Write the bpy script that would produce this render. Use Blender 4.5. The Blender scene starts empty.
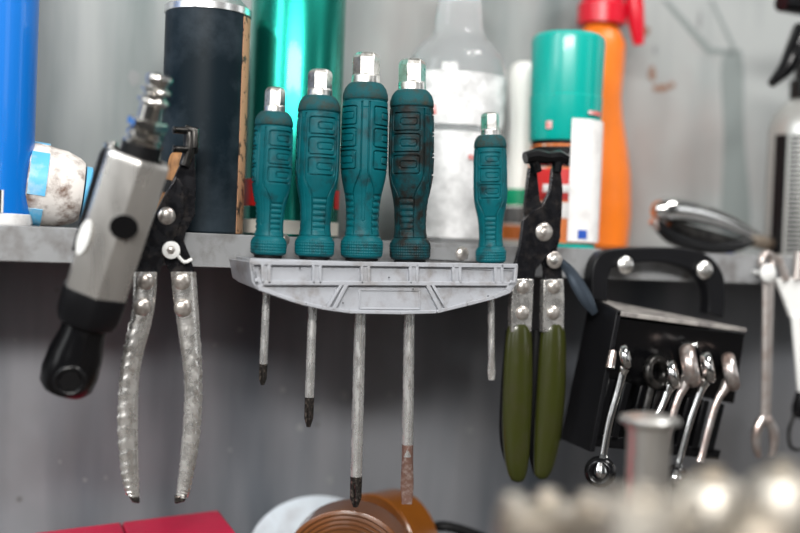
import bpy, bmesh, math, random
from mathutils import Vector, Matrix
random.seed(7)
C = bpy.context.scene.collection
PI = math.pi
sin, cos = math.sin, math.cos

# ------------------------------------------------------------------ camera
F = 1111.0                       # focal length in pixels of the 800 px frame (50 mm on 36 mm)
YAW, PITCH, ROLL, DIST = math.radians(20), math.radians(1.3), math.radians(2.3), 0.78
fwd = Vector((sin(YAW)*cos(PITCH), cos(YAW)*cos(PITCH), -sin(PITCH)))
hr = Vector((cos(YAW), -sin(YAW), 0)); up0 = hr.cross(fwd)
right = cos(ROLL)*hr + sin(ROLL)*up0
up = -sin(ROLL)*hr + cos(ROLL)*up0
CAM = -DIST*fwd
cd = bpy.data.cameras.new('camera'); cam = bpy.data.objects.new('camera', cd); C.objects.link(cam)
cam.matrix_world = Matrix(((right.x, up.x, -fwd.x, CAM.x), (right.y, up.y, -fwd.y, CAM.y), (right.z, up.z, -fwd.z, CAM.z), (0, 0, 0, 1)))
cd.lens = 50; cd.sensor_width = 36; cd.clip_start = .02
cd.dof.use_dof = True; cd.dof.focus_distance = DIST - .012; cd.dof.aperture_fstop = 2.0
bpy.context.scene.camera = cam

def P(px, py, Y):                # the point of the plane Y that stands at a place in the photograph
    d = fwd + right*((px-400)/F) + up*((266.5-py)/F)
    return CAM + d*((Y-CAM.y)/d.y)
def S(px, Y):                    # metres per photograph pixel there
    return (P(px, 266, Y)-CAM).dot(fwd)/F

# ------------------------------------------------------------------ materials
def mat(name, col, rough=.5, metal=0., dirt=None, dirt_amt=.5, dscale=40., dsoft=.12, bump=0., bscale=200., vary=.0, rvary=.0,
        trans=0., coat=0., spec=.5, alpha=1., stretch=(1, 1, 1), ior=1.45, sss=0.):
    m = bpy.data.materials.new(name); m.use_nodes = True
    nt = m.node_tree; N = nt.nodes; L = nt.links
    b = N['Principled BSDF']
    b.inputs['Roughness'].default_value = rough; b.inputs['Metallic'].default_value = metal
    b.inputs['Transmission Weight'].default_value = trans; b.inputs['Coat Weight'].default_value = coat
    b.inputs['Specular IOR Level'].default_value = spec; b.inputs['Alpha'].default_value = alpha; b.inputs['IOR'].default_value = ior
    tc = N.new('ShaderNodeTexCoord'); mp = N.new('ShaderNodeMapping'); mp.inputs['Scale'].default_value = stretch
    L.new(tc.outputs['Object'], mp.inputs['Vector'])
    c4 = (*col, 1)
    out = None
    if vary:
        n = N.new('ShaderNodeTexNoise'); n.inputs['Scale'].default_value = dscale*.6; n.inputs['Detail'].default_value = 5
        L.new(mp.outputs[0], n.inputs['Vector'])
        r = N.new('ShaderNodeValToRGB'); r.color_ramp.elements[0].position = .3; r.color_ramp.elements[1].position = .7
        r.color_ramp.elements[0].color = (*[max(0, v*(1-vary)) for v in col], 1); r.color_ramp.elements[1].color = (*[min(1, v*(1+vary)) for v in col], 1)
        L.new(n.outputs['Fac'], r.inputs['Fac']); out = r.outputs['Color']
    if dirt:
        n = N.new('ShaderNodeTexNoise'); n.inputs['Scale'].default_value = dscale; n.inputs['Detail'].default_value = 8; n.inputs['Roughness'].default_value = .65
        L.new(mp.outputs[0], n.inputs['Vector'])
        r = N.new('ShaderNodeValToRGB'); p = 1-dirt_amt
        r.color_ramp.elements[0].position = max(0, p-dsoft); r.color_ramp.elements[1].position = min(1, p+dsoft)
        L.new(n.outputs['Fac'], r.inputs['Fac'])
        mx = N.new('ShaderNodeMix'); mx.data_type = 'RGBA'; mx.inputs[7].default_value = (*dirt, 1); mx.inputs[6].default_value = c4
        L.new(r.outputs['Color'], mx.inputs[0])
        if out: L.new(out, mx.inputs[6])
        out = mx.outputs[2]
    if out: L.new(out, b.inputs['Base Color'])
    else: b.inputs['Base Color'].default_value = c4
    if rvary:
        n = N.new('ShaderNodeTexNoise'); n.inputs['Scale'].default_value = dscale*1.3; n.inputs['Detail'].default_value = 6
        L.new(mp.outputs[0], n.inputs['Vector'])
        r = N.new('ShaderNodeMapRange'); r.inputs[1].default_value = .3; r.inputs[2].default_value = .7
        r.inputs[3].default_value = max(.02, rough-rvary); r.inputs[4].default_value = min(1, rough+rvary)
        L.new(n.outputs['Fac'], r.inputs[0]); L.new(r.outputs[0], b.inputs['Roughness'])
    if bump:
        n = N.new('ShaderNodeTexNoise'); n.inputs['Scale'].default_value = bscale; n.inputs['Detail'].default_value = 4
        L.new(mp.outputs[0], n.inputs['Vector'])
        bp = N.new('ShaderNodeBump'); bp.inputs['Strength'].default_value = bump; bp.inputs['Distance'].default_value = .0006
        L.new(n.outputs['Fac'], bp.inputs['Height']); L.new(bp.outputs[0], b.inputs['Normal'])
    return m

M = {}
M['teal'] = mat('teal_rubber', (.0008, .085, .102), .46, dirt=(.008, .016, .018), dirt_amt=.38, dscale=85, bump=.3, bscale=900, vary=.15, spec=.2)
M['teal_dirty'] = mat('grimy_teal_rubber', (.0008, .052, .064), .5, dirt=(.010, .011, .010), dirt_amt=.52, dscale=90, bump=.4, bscale=900, vary=.2, spec=.18)
M['grime'] = mat('grimy_rubber', (.030, .034, .026), .75, dirt=(.002, .06, .07), dirt_amt=.56, dscale=120, bump=.6, bscale=1100, vary=.3, spec=.3)
M['black_rubber'] = mat('black_rubber', (.004, .004, .0045), .5, spec=.2)
M['nickel'] = mat('nickel', (.86, .85, .82), .34, 1, dirt=(.45, .43, .38), dirt_amt=.42, dscale=200, rvary=.08)
M['chrome'] = mat('chrome', (.66, .66, .65), .14, 1, rvary=.06, dscale=90)
M['shaft'] = mat('worn_steel_shaft', (.78, .77, .75), .26, .85, dirt=(.25, .2, .17), dirt_amt=.31, dscale=160, rvary=.12, stretch=(1, 1, .35))
M['rusty_tip'] = mat('rusty_steel', (.20, .11, .085), .45, .6, dirt=(.4, .33, .3), dirt_amt=.4, dscale=250)
M['black_tip'] = mat('blackened_tip', (.03, .027, .025), .25, .6, dirt=(.3, .24, .2), dirt_amt=.36, dscale=350)
M['rack'] = mat('grey_rack_plastic', (.32, .33, .355), .42, dirt=(.2, .185, .175), dirt_amt=.38, dscale=70, bump=.25, bscale=400, vary=.06, rvary=.1)
M['specks'] = mat('black_specks', (.02, .02, .02), .8)
M['brushed'] = mat('brushed_aluminium', (.55, .53, .50), .3, .78, vary=.1, rvary=.08, dscale=60, stretch=(1, 1, .3))
M['plier_black'] = mat('blackened_steel', (.018, .018, .021), .28, .7, dirt=(.07, .06, .055), dirt_amt=.38, dscale=110, rvary=.12)
M['plier_silver'] = mat('worn_handle_steel', (.74, .72, .69), .27, .88, dirt=(.3, .26, .22), dirt_amt=.33, dscale=120, rvary=.13, bump=.3, bscale=500)
M['rivet'] = mat('rivet_steel', (.62, .58, .54), .3, .8, dirt=(.3, .25, .22), dirt_amt=.42, dscale=230)
M['white_plastic'] = mat('white_plastic', (.75, .75, .73), .4)
M['olive'] = mat('olive_grip', (.026, .030, .004), .28, dirt=(.03, .03, .010), dirt_amt=.42, dscale=60, coat=.3)
M['black_gloss'] = mat('black_gloss', (.003, .003, .0035), .2, spec=.45)
M['black_plastic'] = mat('black_plastic', (.006, .006, .007), .38, vary=.2, spec=.22)
M['edge_grey'] = mat('dusty_plastic_edge', (.30, .28, .26), .5, dirt=(.1, .09, .09), dirt_amt=.45, dscale=80)
M['lever'] = mat('blued_steel', (.05, .065, .085), .35, .6)
M['cork'] = mat('worn_wood', (.42, .2, .075), .6, dirt=(.1, .05, .02), dirt_amt=.42, dscale=130, stretch=(1, 1, .4))
M['shelf'] = mat('grey_shelf_paint', (.24, .245, .25), .4, dirt=(.12, .11, .105), dirt_amt=.42, dscale=45, vary=.08, rvary=.1)
M['blue_can'] = mat('blue_can', (.0, .145, .54), .35, coat=.3)
M['blue_band'] = mat('pale_blue_plastic', (.10, .42, .68), .4, dirt=(.45, .55, .6), dirt_amt=.4, dscale=60)
M['grubby'] = mat('grubby_white', (.72, .68, .64), .7, dirt=(.16, .10, .075), dirt_amt=.42, dscale=60, dsoft=.09, bump=.5, bscale=120)
M['navy'] = mat('smoky_label', (.003, .008, .012), .45, dirt=(.035, .048, .06), dirt_amt=.44, dscale=13, dsoft=.14, spec=.12)
M['tin'] = mat('tin_rim', (.72, .72, .72), .25, .8)
M['kraft'] = mat('kraft_print', (.46, .25, .14), .55, dirt=(.05, .03, .02), dirt_amt=.44, dscale=130, dsoft=.03)
M['green_can'] = mat('metallic_green', (.01, .26, .20), .27, .9, coat=.15)
M['red'] = mat('red_print', (.5, .015, .015), .4)
M['cream'] = mat('cream_print', (.7, .66, .58), .45)
M['clear'] = mat('cloudy_clear_plastic', (.93, .94, .95), .10, 0, trans=.82, bump=.9, bscale=45, ior=1.25)
M['paper'] = mat('white_label', (.8, .79, .78), .5, dirt=(.6, .58, .57), dirt_amt=.4, dscale=60)
M['pink_mark'] = mat('faded_red_print', (.6, .12, .1), .5, dirt=(.7, .6, .6), dirt_amt=.45, dscale=90)
M['sheer'] = mat('thin_white_label', (.8, .8, .8), .5, dirt=(.5, .5, .5), dirt_amt=.5, dscale=50)
M['milky'] = mat('milky_bottle', (.84, .84, .80), .35)
M['tealcap'] = mat('teal_cap', (.0, .33, .28), .3, coat=.2)
M['orange_print'] = mat('orange_print', (.75, .2, .04), .45, dirt=(.8, .65, .55), dirt_amt=.42, dscale=45, dsoft=.03)
M['orange'] = mat('orange_bottle', (.72, .17, .015), .35, vary=.1)
M['red_plastic'] = mat('red_plastic', (.55, .005, .02), .3)
M['silver_label'] = mat('silver_label', (.42, .42, .40), .35, .5)
M['foam'] = mat('dark_stain', (.1, .1, .1), .5)
M['red_box'] = mat('crimson_plastic', (.62, .004, .055), .35, bump=.35, bscale=500, vary=.08)
M['amber'] = mat('amber_tape', (.27, .085, .010), .28, coat=.5, vary=.15, trans=.15)
M['amber_dark'] = mat('dark_amber_tape', (.13, .04, .006), .28, coat=.4, vary=.3, dscale=30)
M['amber_core'] = mat('brown_tape_side', (.07, .022, .004), .35, vary=.2)
M['cardboard'] = mat('cardboard', (.33, .2, .1), .8)
M['pale_disc'] = mat('pale_plastic', (.62, .69, .75), .45, dirt=(.45, .47, .5), dirt_amt=.4, dscale=30)
M['steel'] = mat('blurred_steel', (.48, .43, .36), .42, .95, dirt=(.3, .22, .16), dirt_amt=.42, dscale=25)
M['satin'] = mat('satin_steel', (.55, .51, .45), .5, .95, vary=.1)
M['coupling'] = mat('polished_coupling', (.62, .60, .57), .16, 1.)
M['post'] = mat('post_steel', (.74, .72, .68), .32, .9, rvary=.05)
M['bench'] = mat('bench_top', (.065, .055, .047), .6, dirt=(.03, .025, .022), dirt_amt=.45, dscale=12)
M['copper'] = mat('worn_coppery_steel', (.50, .36, .31), .28, .9, dirt=(.75, .72, .7), dirt_amt=.5, dscale=90)
M['hang_steel'] = mat('dull_spanner_steel', (.60, .55, .52), .38, .8, dirt=(.4, .3, .26), dirt_amt=.4, dscale=90)
M['blueprint'] = mat('blue_print', (.02, .08, .4), .5)
M['green_print'] = mat('green_print', (.0, .3, .14), .45)
M['jaw'] = mat('dark_jaw_steel', (.09, .085, .08), .3, .9, dirt=(.02, .02, .02), dirt_amt=.5, dscale=120)

# painted steel wall: streaks, spots, rust marks
def wall_mat(name='painted_steel_wall', ca=(.33, .345, .34), cb=(.12, .15, .15), cc=(.27, .22, .205), met=.0, spc=.4):
    m = bpy.data.materials.new(name); m.use_nodes = True
    nt = m.node_tree; N = nt.nodes; L = nt.links; b = N['Principled BSDF']
    tc = N.new('ShaderNodeTexCoord')
    def noise(scale, st, lo, hi, det=5):
        mp = N.new('ShaderNodeMapping'); mp.inputs['Scale'].default_value = st; L.new(tc.outputs['Object'], mp.inputs[0])
        n = N.new('ShaderNodeTexNoise'); n.inputs['Scale'].default_value = scale; n.inputs['Detail'].default_value = det
        L.new(mp.outputs[0], n.inputs['Vector'])
        r = N.new('ShaderNodeMapRange'); r.inputs[1].default_value = lo; r.inputs[2].default_value = hi
        L.new(n.outputs['Fac'], r.inputs[0]); return r.outputs[0], mp
    def mix(a, fac, colB):
        mx = N.new('ShaderNodeMix'); mx.data_type = 'RGBA'; mx.inputs[7].default_value = (*colB, 1)
        if isinstance(a, tuple): mx.inputs[6].default_value = (*a, 1)
        else: L.new(a, mx.inputs[6])
        L.new(fac, mx.inputs[0]); return mx.outputs[2]
    f, _ = noise(16, (1, 1, .14), .42, .75)              # vertical streaks
    c = mix(ca, f, cb)
    f, _ = noise(6, (1, 1, .8), .5, .78)
    c = mix(c, f, cc)
    # scattered dark specks
    v = N.new('ShaderNodeTexVoronoi'); v.inputs['Scale'].default_value = 38; v.feature = 'F1'
    L.new(tc.outputs['Object'], v.inputs['Vector'])
    r = N.new('ShaderNodeMapRange'); r.inputs[1].default_value = .12; r.inputs[2].default_value = .05
    L.new(v.outputs['Distance'], r.inputs[0])
    gate = N.new('ShaderNodeMath'); gate.operation = 'GREATER_THAN'; gate.inputs[1].default_value = .78
    sp = N.new('ShaderNodeSeparateColor'); L.new(v.outputs['Color'], sp.inputs[0]); L.new(sp.outputs[0], gate.inputs[0])
    mu = N.new('ShaderNodeMath'); mu.operation = 'MULTIPLY'; L.new(gate.outputs[0], mu.inputs[0]); L.new(r.outputs[0], mu.inputs[1])
    mu2 = N.new('ShaderNodeMath'); mu2.operation = 'MULTIPLY'; mu2.inputs[1].default_value = .6; L.new(mu.outputs[0], mu2.inputs[0])
    c = mix(c, mu2.outputs[0], (.09, .085, .08))
    L.new(c, b.inputs['Base Color'])
    f, _ = noise(9, (1, 1, .2), .3, .7)
    r2 = N.new('ShaderNodeMapRange'); r2.inputs[3].default_value = .26; r2.inputs[4].default_value = .42; L.new(f, r2.inputs[0])
    L.new(r2.outputs[0], b.inputs['Roughness']); b.inputs['Metallic'].default_value = met; b.inputs['Specular IOR Level'].default_value = spc
    return m
M['wall'] = wall_mat()
M['panel'] = wall_mat('dark_steel_panel', (.215, .22, .235), (.075, .09, .108), (.13, .125, .125), .0, .25)  # bluish streak colour stands in for reflections on the lower wall

# ------------------------------------------------------------------ mesh builder
class MB:
    def __init__(s): s.v = []; s.f = []
    def add(s, vs, fs):
        k = len(s.v); s.v += [Vector(v) for v in vs]; s.f += [tuple(i+k for i in f) for f in fs]; return s
    def box(s, a, b):
        (x0, y0, z0), (x1, y1, z1) = a, b
        return s.add([(x0, y0, z0), (x1, y0, z0), (x1, y1, z0), (x0, y1, z0), (x0, y0, z1), (x1, y0, z1), (x1, y1, z1), (x0, y1, z1)],
                     [(0, 3, 2, 1), (4, 5, 6, 7), (0, 1, 5, 4), (1, 2, 6, 5), (2, 3, 7, 6), (3, 0, 4, 7)])
    def lathe(s, p0, axis, prof, n=40, sx=1., sy=1., ph=0., ref=None, caps=True):
        # prof: list of (distance along axis, radius)
        axis = Vector(axis).normalized(); ref = Vector(ref) if ref else (Vector((0, -1, 0)) if abs(axis.y) < .9 else Vector((1, 0, 0)))
        u = (ref-axis*ref.dot(axis)).normalized(); w = axis.cross(u)
        vs = []; fs = []
        for d, r in prof:
            for i in range(n):
                a = ph+2*PI*i/n
                vs.append(Vector(p0)+axis*d+u*(r*cos(a)*sy)+w*(r*sin(a)*sx))
        for j in range(len(prof)-1):
            for i in range(n):
                fs.append((j*n+i, j*n+(i+1) % n, (j+1)*n+(i+1) % n, (j+1)*n+i))
        if caps:
            fs.append(tuple(range(n))[::-1]); fs.append(tuple((len(prof)-1)*n+i for i in range(n)))
        return s.add(vs, fs)
    def tube(s, pts, rad, n=14, flat=1., ref=(0, -1, 0), smooth=0):
        # flat scales the section along ref
        pts = [Vector(p) for p in pts]; rad = rad if isinstance(rad, (list, tuple)) else [rad]*len(pts)
        if smooth: pts, rad = catmull(pts, rad, smooth)
        vs = []; fs = []
        for k, p in enumerate(pts):
            t = (pts[min(k+1, len(pts)-1)]-pts[max(k-1, 0)]).normalized()
            r = Vector(ref); u = (r-t*r.dot(t)).normalized(); w = t.cross(u)
            for i in range(n):
                a = 2*PI*i/n; vs.append(p+u*(rad[k]*cos(a)*flat)+w*(rad[k]*sin(a)))
        for j in range(len(pts)-1):
            for i in range(n): fs.append((j*n+i, j*n+(i+1) % n, (j+1)*n+(i+1) % n, (j+1)*n+i))
        fs.append(tuple(range(n))[::-1]); fs.append(tuple((len(pts)-1)*n+i for i in range(n)))
        return s.add(vs, fs)
    def prism(s, pts, thick):                     # pts in one plane, thickness towards +Y
        n = len(pts); vs = [Vector(p) for p in pts]+[Vector(p)+Vector((0, thick, 0)) for p in pts]
        return s.add(vs, [tuple(range(n)), tuple(range(2*n-1, n-1, -1))]+[(i, i+n, (i+1) % n+n, (i+1) % n) for i in range(n)])
    def dome(s, c, r, axis=(0, -1, 0), h=.5, n=24, base=.0):
        prof = ([(-base, r)] if base else [])+[(r*h*sin(a), max(r*cos(a), r*.02)) for a in [PI/2*k/7 for k in range(8)]]
        return s.lathe(c, axis, prof, n)
    def ring(s, c, R, r, axis=(0, -1, 0), n=40, m=12, flat=1.):
        axis = Vector(axis).normalized(); ref = Vector((0, 0, 1)) if abs(axis.z) < .9 else Vector((1, 0, 0))
        u = (ref-axis*ref.dot(axis)).normalized(); w = axis.cross(u); vs = []; fs = []
        for i in range(n):
            a = 2*PI*i/n; d = u*cos(a)+w*sin(a)
            for j in range(m):
                b = 2*PI*j/m; vs.append(Vector(c)+d*(R+r*cos(b))+axis*(r*flat*sin(b)))
        for i in range(n):
            for j in range(m): fs.append((i*m+j, ((i+1) % n)*m+j, ((i+1) % n)*m+(j+1) % m, i*m+(j+1) % m))
        return s.add(vs, fs)
    def build(s, name, m, parent=None, origin=None, bevel=0., angle=35, smooth=True):
        if origin is None:
            if parent is not None: origin = parent['_o']
            else:
                zs = min(v.z for v in s.v); n = len(s.v)
                origin = Vector((sum(v.x for v in s.v)/n, sum(v.y for v in s.v)/n, zs))
        origin = Vector(origin)
        me = bpy.data.meshes.new(name); me.from_pydata([v-origin for v in s.v], [], s.f); 
        bm = bmesh.new(); bm.from_mesh(me); bmesh.ops.recalc_face_normals(bm, faces=bm.faces); bm.to_mesh(me); bm.free()
        me.materials.append(M[m] if isinstance(m, str) else m)
        if smooth:
            for p in me.polygons: p.use_smooth = True
            me.set_sharp_from_angle(angle=math.radians(angle))
        o = bpy.data.objects.new(name, me); C.objects.link(o)
        if parent is not None: o.parent = parent; o.location = origin-Vector(parent['_o'])
        else: o.location = origin
        o['_o'] = tuple(origin)
        if bevel:
            b = o.modifiers.new('bevel', 'BEVEL'); b.width = bevel; b.segments = 3; b.limit_method = 'ANGLE'; b.angle_limit = math.radians(30)
            b.harden_normals = False
        return o

def catmull(pts, rad, k, closed=False):
    n = len(pts); op = []; orr = []
    rng = n if closed else n-1
    for i in range(rng):
        g = (lambda j: j % n) if closed else (lambda j: max(0, min(n-1, j)))
        a, b, c, d = (g(i-1), g(i), g(i+1), g(i+2))
        for q in range(k):
            t = q/k
            def cr(A, B, Cc, D): return .5*((2*B)+(Cc-A)*t+(2*A-5*B+4*Cc-D)*t*t+(3*B-A-3*Cc+D)*t**3)
            op.append(cr(pts[a], pts[b], pts[c], pts[d])); orr.append(cr(rad[a], rad[b], rad[c], rad[d]) if rad else 0)
    if not closed: op.append(pts[-1]); orr.append(rad[-1] if rad else 0)
    return op, orr
def outline(pxs, Y, k=0):
    pts = [P(x, y, Y) for x, y in pxs]
    return catmull(pts, None, k, True)[0] if k else pts
def empty(name, loc, label, cat, group=None):
    o = bpy.data.objects.new(name, None); C.objects.link(o); o.location = Vector(loc); o.empty_display_size = .01
    o['_o'] = tuple(loc); return tag(o, label, cat, group)
def tag(o, label, cat, group=None, kind=None):
    if label: o['label'] = label
    if cat: o['category'] = cat
    if group: o['group'] = group
    if kind: o['kind'] = kind
    return o

# ------------------------------------------------------------------ setting
YS = .024                                        # front face of the shelf lip
YW = .17                                         # wall
zS = (P(400, 241, YS)).z                         # shelf top
zL = (P(400, 273, YS)).z                         # lower edge of the lip
mb = MB(); mb.box((-2., YW, -.9), (2.2, YW+.05, 1.8))
w = mb.build('wall_back', 'wall', origin=(0, YW, 0), smooth=False); w['kind'] = 'structure'
ZB = P(400, 605, .10).z                          # bench top
mb = MB(); mb.box((-1.2, -.66, ZB-.04), (1.6, YW-.005, ZB)); o = mb.build('workbench', 'bench', bevel=.003)
tag(o, 'dark brown worktop of the bench under the shelf, below everything', 'workbench')
mb = MB(); mb.box((-3, -3, -1.12), (3, YW+.05, -1.1)); o = mb.build('floor', mat('concrete', (.2, .19, .18), .7, vary=.2, dscale=5), smooth=False); o['kind'] = 'structure'
# legs of the bench so it stands on the floor
for x, y in ((-1.1, -.6), (1.5, -.6), (-1.1, .1), (1.5, .1)):
    b_ = MB(); b_.box((x-.03, y-.03, -1.1), (x+.03, y+.03, ZB-.04)); b_.build('leg', 'shelf', bpy.data.objects['workbench'])
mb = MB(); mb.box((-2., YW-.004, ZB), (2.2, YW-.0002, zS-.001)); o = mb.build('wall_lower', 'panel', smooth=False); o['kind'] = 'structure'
# marks on the wall
def stain(pxs, k, m, name='stain'):
    b_ = MB(); b_.prism(outline(pxs, YW-.0006, k), .0004); return b_
sm = mat('rust_mark', (.22, .12, .08), .8); sg = mat('grey_scuff', (.23, .24, .24), .5)
W = bpy.data.objects['wall_back']
def wpart(name, b_, m, W=W):
    o = b_.build(name, m, W); return o
rr = random.Random(3)
def blob(cx, cy, rx, ry, n=14):
    return [(cx+rx*(1+.25*rr.uniform(-1, 1))*cos(2*PI*i/n), cy+ry*(1+.25*rr.uniform(-1, 1))*sin(2*PI*i/n)) for i in range(n)]
b_ = MB()
for cx, cy, rx, ry in ((645, 31, 5, 5), (652, 74, 3, 7), (660, 88, 8, 3.5), (672, 85, 3, 3), (586, 12, 4, 3)): b_.prism(outline(blob(cx, cy, rx, ry), YW-.0006, 3), .0005)
wpart('rust_mark', b_, sm)
b_ = MB()
for cx, cy, rx, ry in ((134, 78, 5, 9), (300, 428, 3, 3.5), (318, 408, 3, 3), (330, 480, 3, 4), (283, 390, 3, 3), (345, 395, 4, 5), (390, 395, 3, 3), (106, 478, 2, 2), (60, 462, 1.6, 1.6), (85, 480, 2, 2),
                       (15, 340, 1.5, 1.5), (470, 430, 3, 3), (240, 330, 2, 2), (215, 345, 2, 2), (700, 20, 2, 9), (655, 50, 2, 5), (230, 450, 2, 2)): b_.prism(outline(blob(cx, cy, rx, ry), YW-(.0046 if cy > 262 else .0006), 3), .0005)
wpart('scuff_mark', b_, sg)
b_ = MB(); b_.prism(outline([(722, 60), (742, 56), (744, 130), (750, 230), (722, 235), (724, 140)], YW-.0005, 5), .0004)
b_.prism(outline([(662, 0), (668, 0), (712, 48), (742, 50), (742, 55), (708, 54)], YW-.0005), .0004)
b_.prism(outline([(710, 0), (713, 0), (736, 48), (732, 48)], YW-.0005), .0004)
wpart('wiped_streak', b_, mat('grey_smear', (.19, .215, .21), .5))

# shelf
mb = MB(); mb.box((-1., YS, zL), (1.3, YS+.002, zS)); t = empty('shelf', (0, YS, zL), 'grey painted steel shelf with a folded front lip that carries the bottles', 'shelf')
mb.build('front_lip', 'shelf', t, bevel=.0006)
mb = MB(); mb.box((-1., YS+.002, zS-.003), (1.3, YW-.0005, zS-.0004)); mb.build('shelf_board', 'shelf', t)

def Z(px, py, Y): return P(px, py, Y).z
def base(px, Y): p = P(px, 240, Y); return Vector((p.x, Y, zS-.0002))
def prof(cx, Y, rows):                           # rows (py, half width px) -> (height over the shelf, radius)
    s = S(cx, Y); out = []
    for py, hw in rows: out.append((max(0, Z(cx, py, Y)-zS), max(hw*s, .0004)))
    out.sort(key=lambda q: q[0]); out[0] = (0, out[0][1]); return out
def shell(c, Y, r, z0, z1, a0, a1, thick=.0004, n=24, sx=1.):  # curved sheet on a cylinder, angle 0 faces the camera side (-Y), positive to the right
    b_ = MB(); vs = []; fs = []
    for rr_ in (r, r+thick):
        for i in range(n+1):
            a = a0+(a1-a0)*i/n
            for z in (z0, z1): vs.append((c.x+sin(a)*rr_*sx, c.y-cos(a)*rr_, z))
    m = 2*(n+1)
    for i in range(n):
        fs.append((2*i, 2*i+2, 2*i+3, 2*i+1)); fs.append((m+2*i, m+2*i+1, m+2*i+3, m+2*i+2))
        fs.append((2*i, m+2*i, m+2*i+2, 2*i+2)); fs.append((2*i+1, 2*i+3, m+2*i+3, m+2*i+1))
    fs += [(0, 1, m+1, m), (2*n, m+2*n, m+2*n+1, 2*n+1)]
    b_.add(vs, fs); return b_
D = math.radians

# ------------------------------------------------------------------ shelf goods
# blue canister, far left
c = base(-17, .075); s = S(-17, .075)
t = empty('canister', c, 'tall bright blue canister standing at the far left end of the shelf', 'canister')
r = 47*s
MB().lathe(c, (0, 0, 1), [(0, r*.97), (.002, r), (.0075, r), (.008, r*.985)], 64).build('base_ring', 'paper', t)
MB().lathe(c+Vector((0, 0, .008)), (0, 0, 1), [(0, r*.985), (.21, r*.985), (.225, r*.9), (.235, r*.5), (.24, r*.3)], 64).build('body', 'blue_can', t)
z0 = Z(10, 213, .04); z1 = Z(10, 190, .04)
shell(c, .075, r, z0, z1, D(7), D(22)).build('white_mark', 'paper', t)
shell(c, .075, r+.0005, z0, z1, D(10.5), D(19)).build('black_mark', 'black_rubber', t)
shell(c, .075, r, Z(0, 181, .04), Z(0, 178, .04), D(-4), D(3)).build('printed_line', 'paper', t)

# grubby tub on its side
p0 = P(36, 200, .085); s = S(60, .085)
zc = zS+42*s
a0 = Vector((P(25, 190, .085).x, .085, zc)); a1x = P(88, 190, .085).x
ln = a1x-a0.x
t = empty('plastic_tub', (a0.x+ln/2, .085, zS), 'grubby off-white plastic tub lying on its side with pale blue bands', 'tub')
ax = Vector((1, 0, -.10))
mb = MB(); pr = [(0, 34*s), (.0006, 41*s), (ln*.12, 42*s), (ln*.30, 41.5*s), (ln*.34, 40*s), (ln*.6, 38*s), (ln*.82, 33*s), (ln*.90, 29*s), (ln*.93, 10*s)]
mb.lathe(a0, ax, pr, 40); mb.build('body', 'grubby', t)
mb = MB(); mb.lathe(a0, ax, [(ln*.02, 39.2*s), (ln*.28, 39*s)], 40, caps=False)
mb2 = MB()
# two blue bands round the wide end, patch by patch
for a_, b_a in ((D(20), D(82)), (D(110), D(150)), (D(-60), D(0))):
    vs = []; fs = []
    u = Vector((0, -1, 0)); axn = ax.normalized(); u = (u-axn*u.dot(axn)).normalized(); w_ = axn.cross(u)
    for k, d_ in enumerate((ln*.03, ln*.31)):
        for rr_ in (41.6*s, 42.6*s):
            for i in range(9):
                a = a_+(b_a-a_)*i/8-D(35); vs.append(a0+axn*d_+u*(rr_*cos(a))+w_*(-rr_*sin(a)))
    for i in range(8):
        fs += [(i, i+1, 18+i+1, 18+i), (9+i, 27+i, 27+i+1, 9+i+1), (i, 9+i, 10+i, i+1), (18+i, 19+i, 28+i, 27+i)]
    fs += [(0, 18, 27, 9), (8, 17, 35, 26)]
    mb2.add(vs, fs)
mb2.build('blue_band', 'blue_band', t)
mb = MB(); mb.lathe(a0+ax.normalized()*ln*.93, ax, [(0, 26*s), (.004, 26*s), (.0048, 24*s)], 32); mb.build('blue_cap', 'blue_band', t)

# dark canister
c = base(200, .072); s = S(204, .072); r = 41.5*s
t = empty('spray_can', c, 'large dark navy can with a silver top rim behind the silver air tool', 'can')
zt = Z(207, 7, .04)-zS
MB().lathe(c, (0, 0, 1), [(0, r*.96), (.0015, r), (zt, r)], 72).build('body', 'navy', t)
MB().lathe(c+Vector((0, 0, zt)), (0, 0, 1), [(0, r*1.0), (.0005, r*1.03), (.005, r*1.03), (.006, r*.98), (.012, r*.8), (.03, r*.42), (.032, r*.3)], 72).build('rim', 'tin', t)
shell(c, .072, r, c.z+.0008, c.z+zt-.001, D(46), D(72), .0005).build('printed_strip', 'kraft', t)

# metallic green can
c = base(290, .088); s = S(296, .088); r = 47*s
t = empty('spray_can', c, 'shiny metallic green can standing behind the first three screwdrivers', 'can')
MB().lathe(c, (0, 0, 1), [(0, r*.96), (.0012, r), (.235, r), (.25, r*.8), (.27, r*.4), (.272, r*.3)], 72).build('body', 'green_can', t)
shell(c, .088, r, c.z+.002, c.z+.012, D(-100), D(100), .0004, 48).build('cream_band', 'cream', t)
shell(c, .088, r, c.z+.022, c.z+.042, D(-100), D(-42), .0004).build('red_mark', 'red', t)
shell(c, .088, r, c.z+.022, c.z+.036, D(48), D(75), .0004).build('red_mark', 'red', t)

# cloudy clear bottle
c = base(450, .092); s = S(456, .092)
t = empty('plastic_bottle', c, 'cloudy clear plastic bottle with a tapered neck and crumpled pale label', 'bottle')
pr = prof(456, .092, [(246, 44), (243, 49), (225, 51), (180, 50), (150, 47), (110, 49), (70, 50), (56, 46), (46, 38), (38, 29), (28, 25), (0, 22), (-20, 20), (-40, 19)])
MB().lathe(c, (0, 0, 1), pr, 64, sy=.82).build('body', 'clear', t)
pr2 = [(h*.995+.0015, max(.002, q-.0014)) for h, q in pr[:-1]]
mb = MB()
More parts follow.
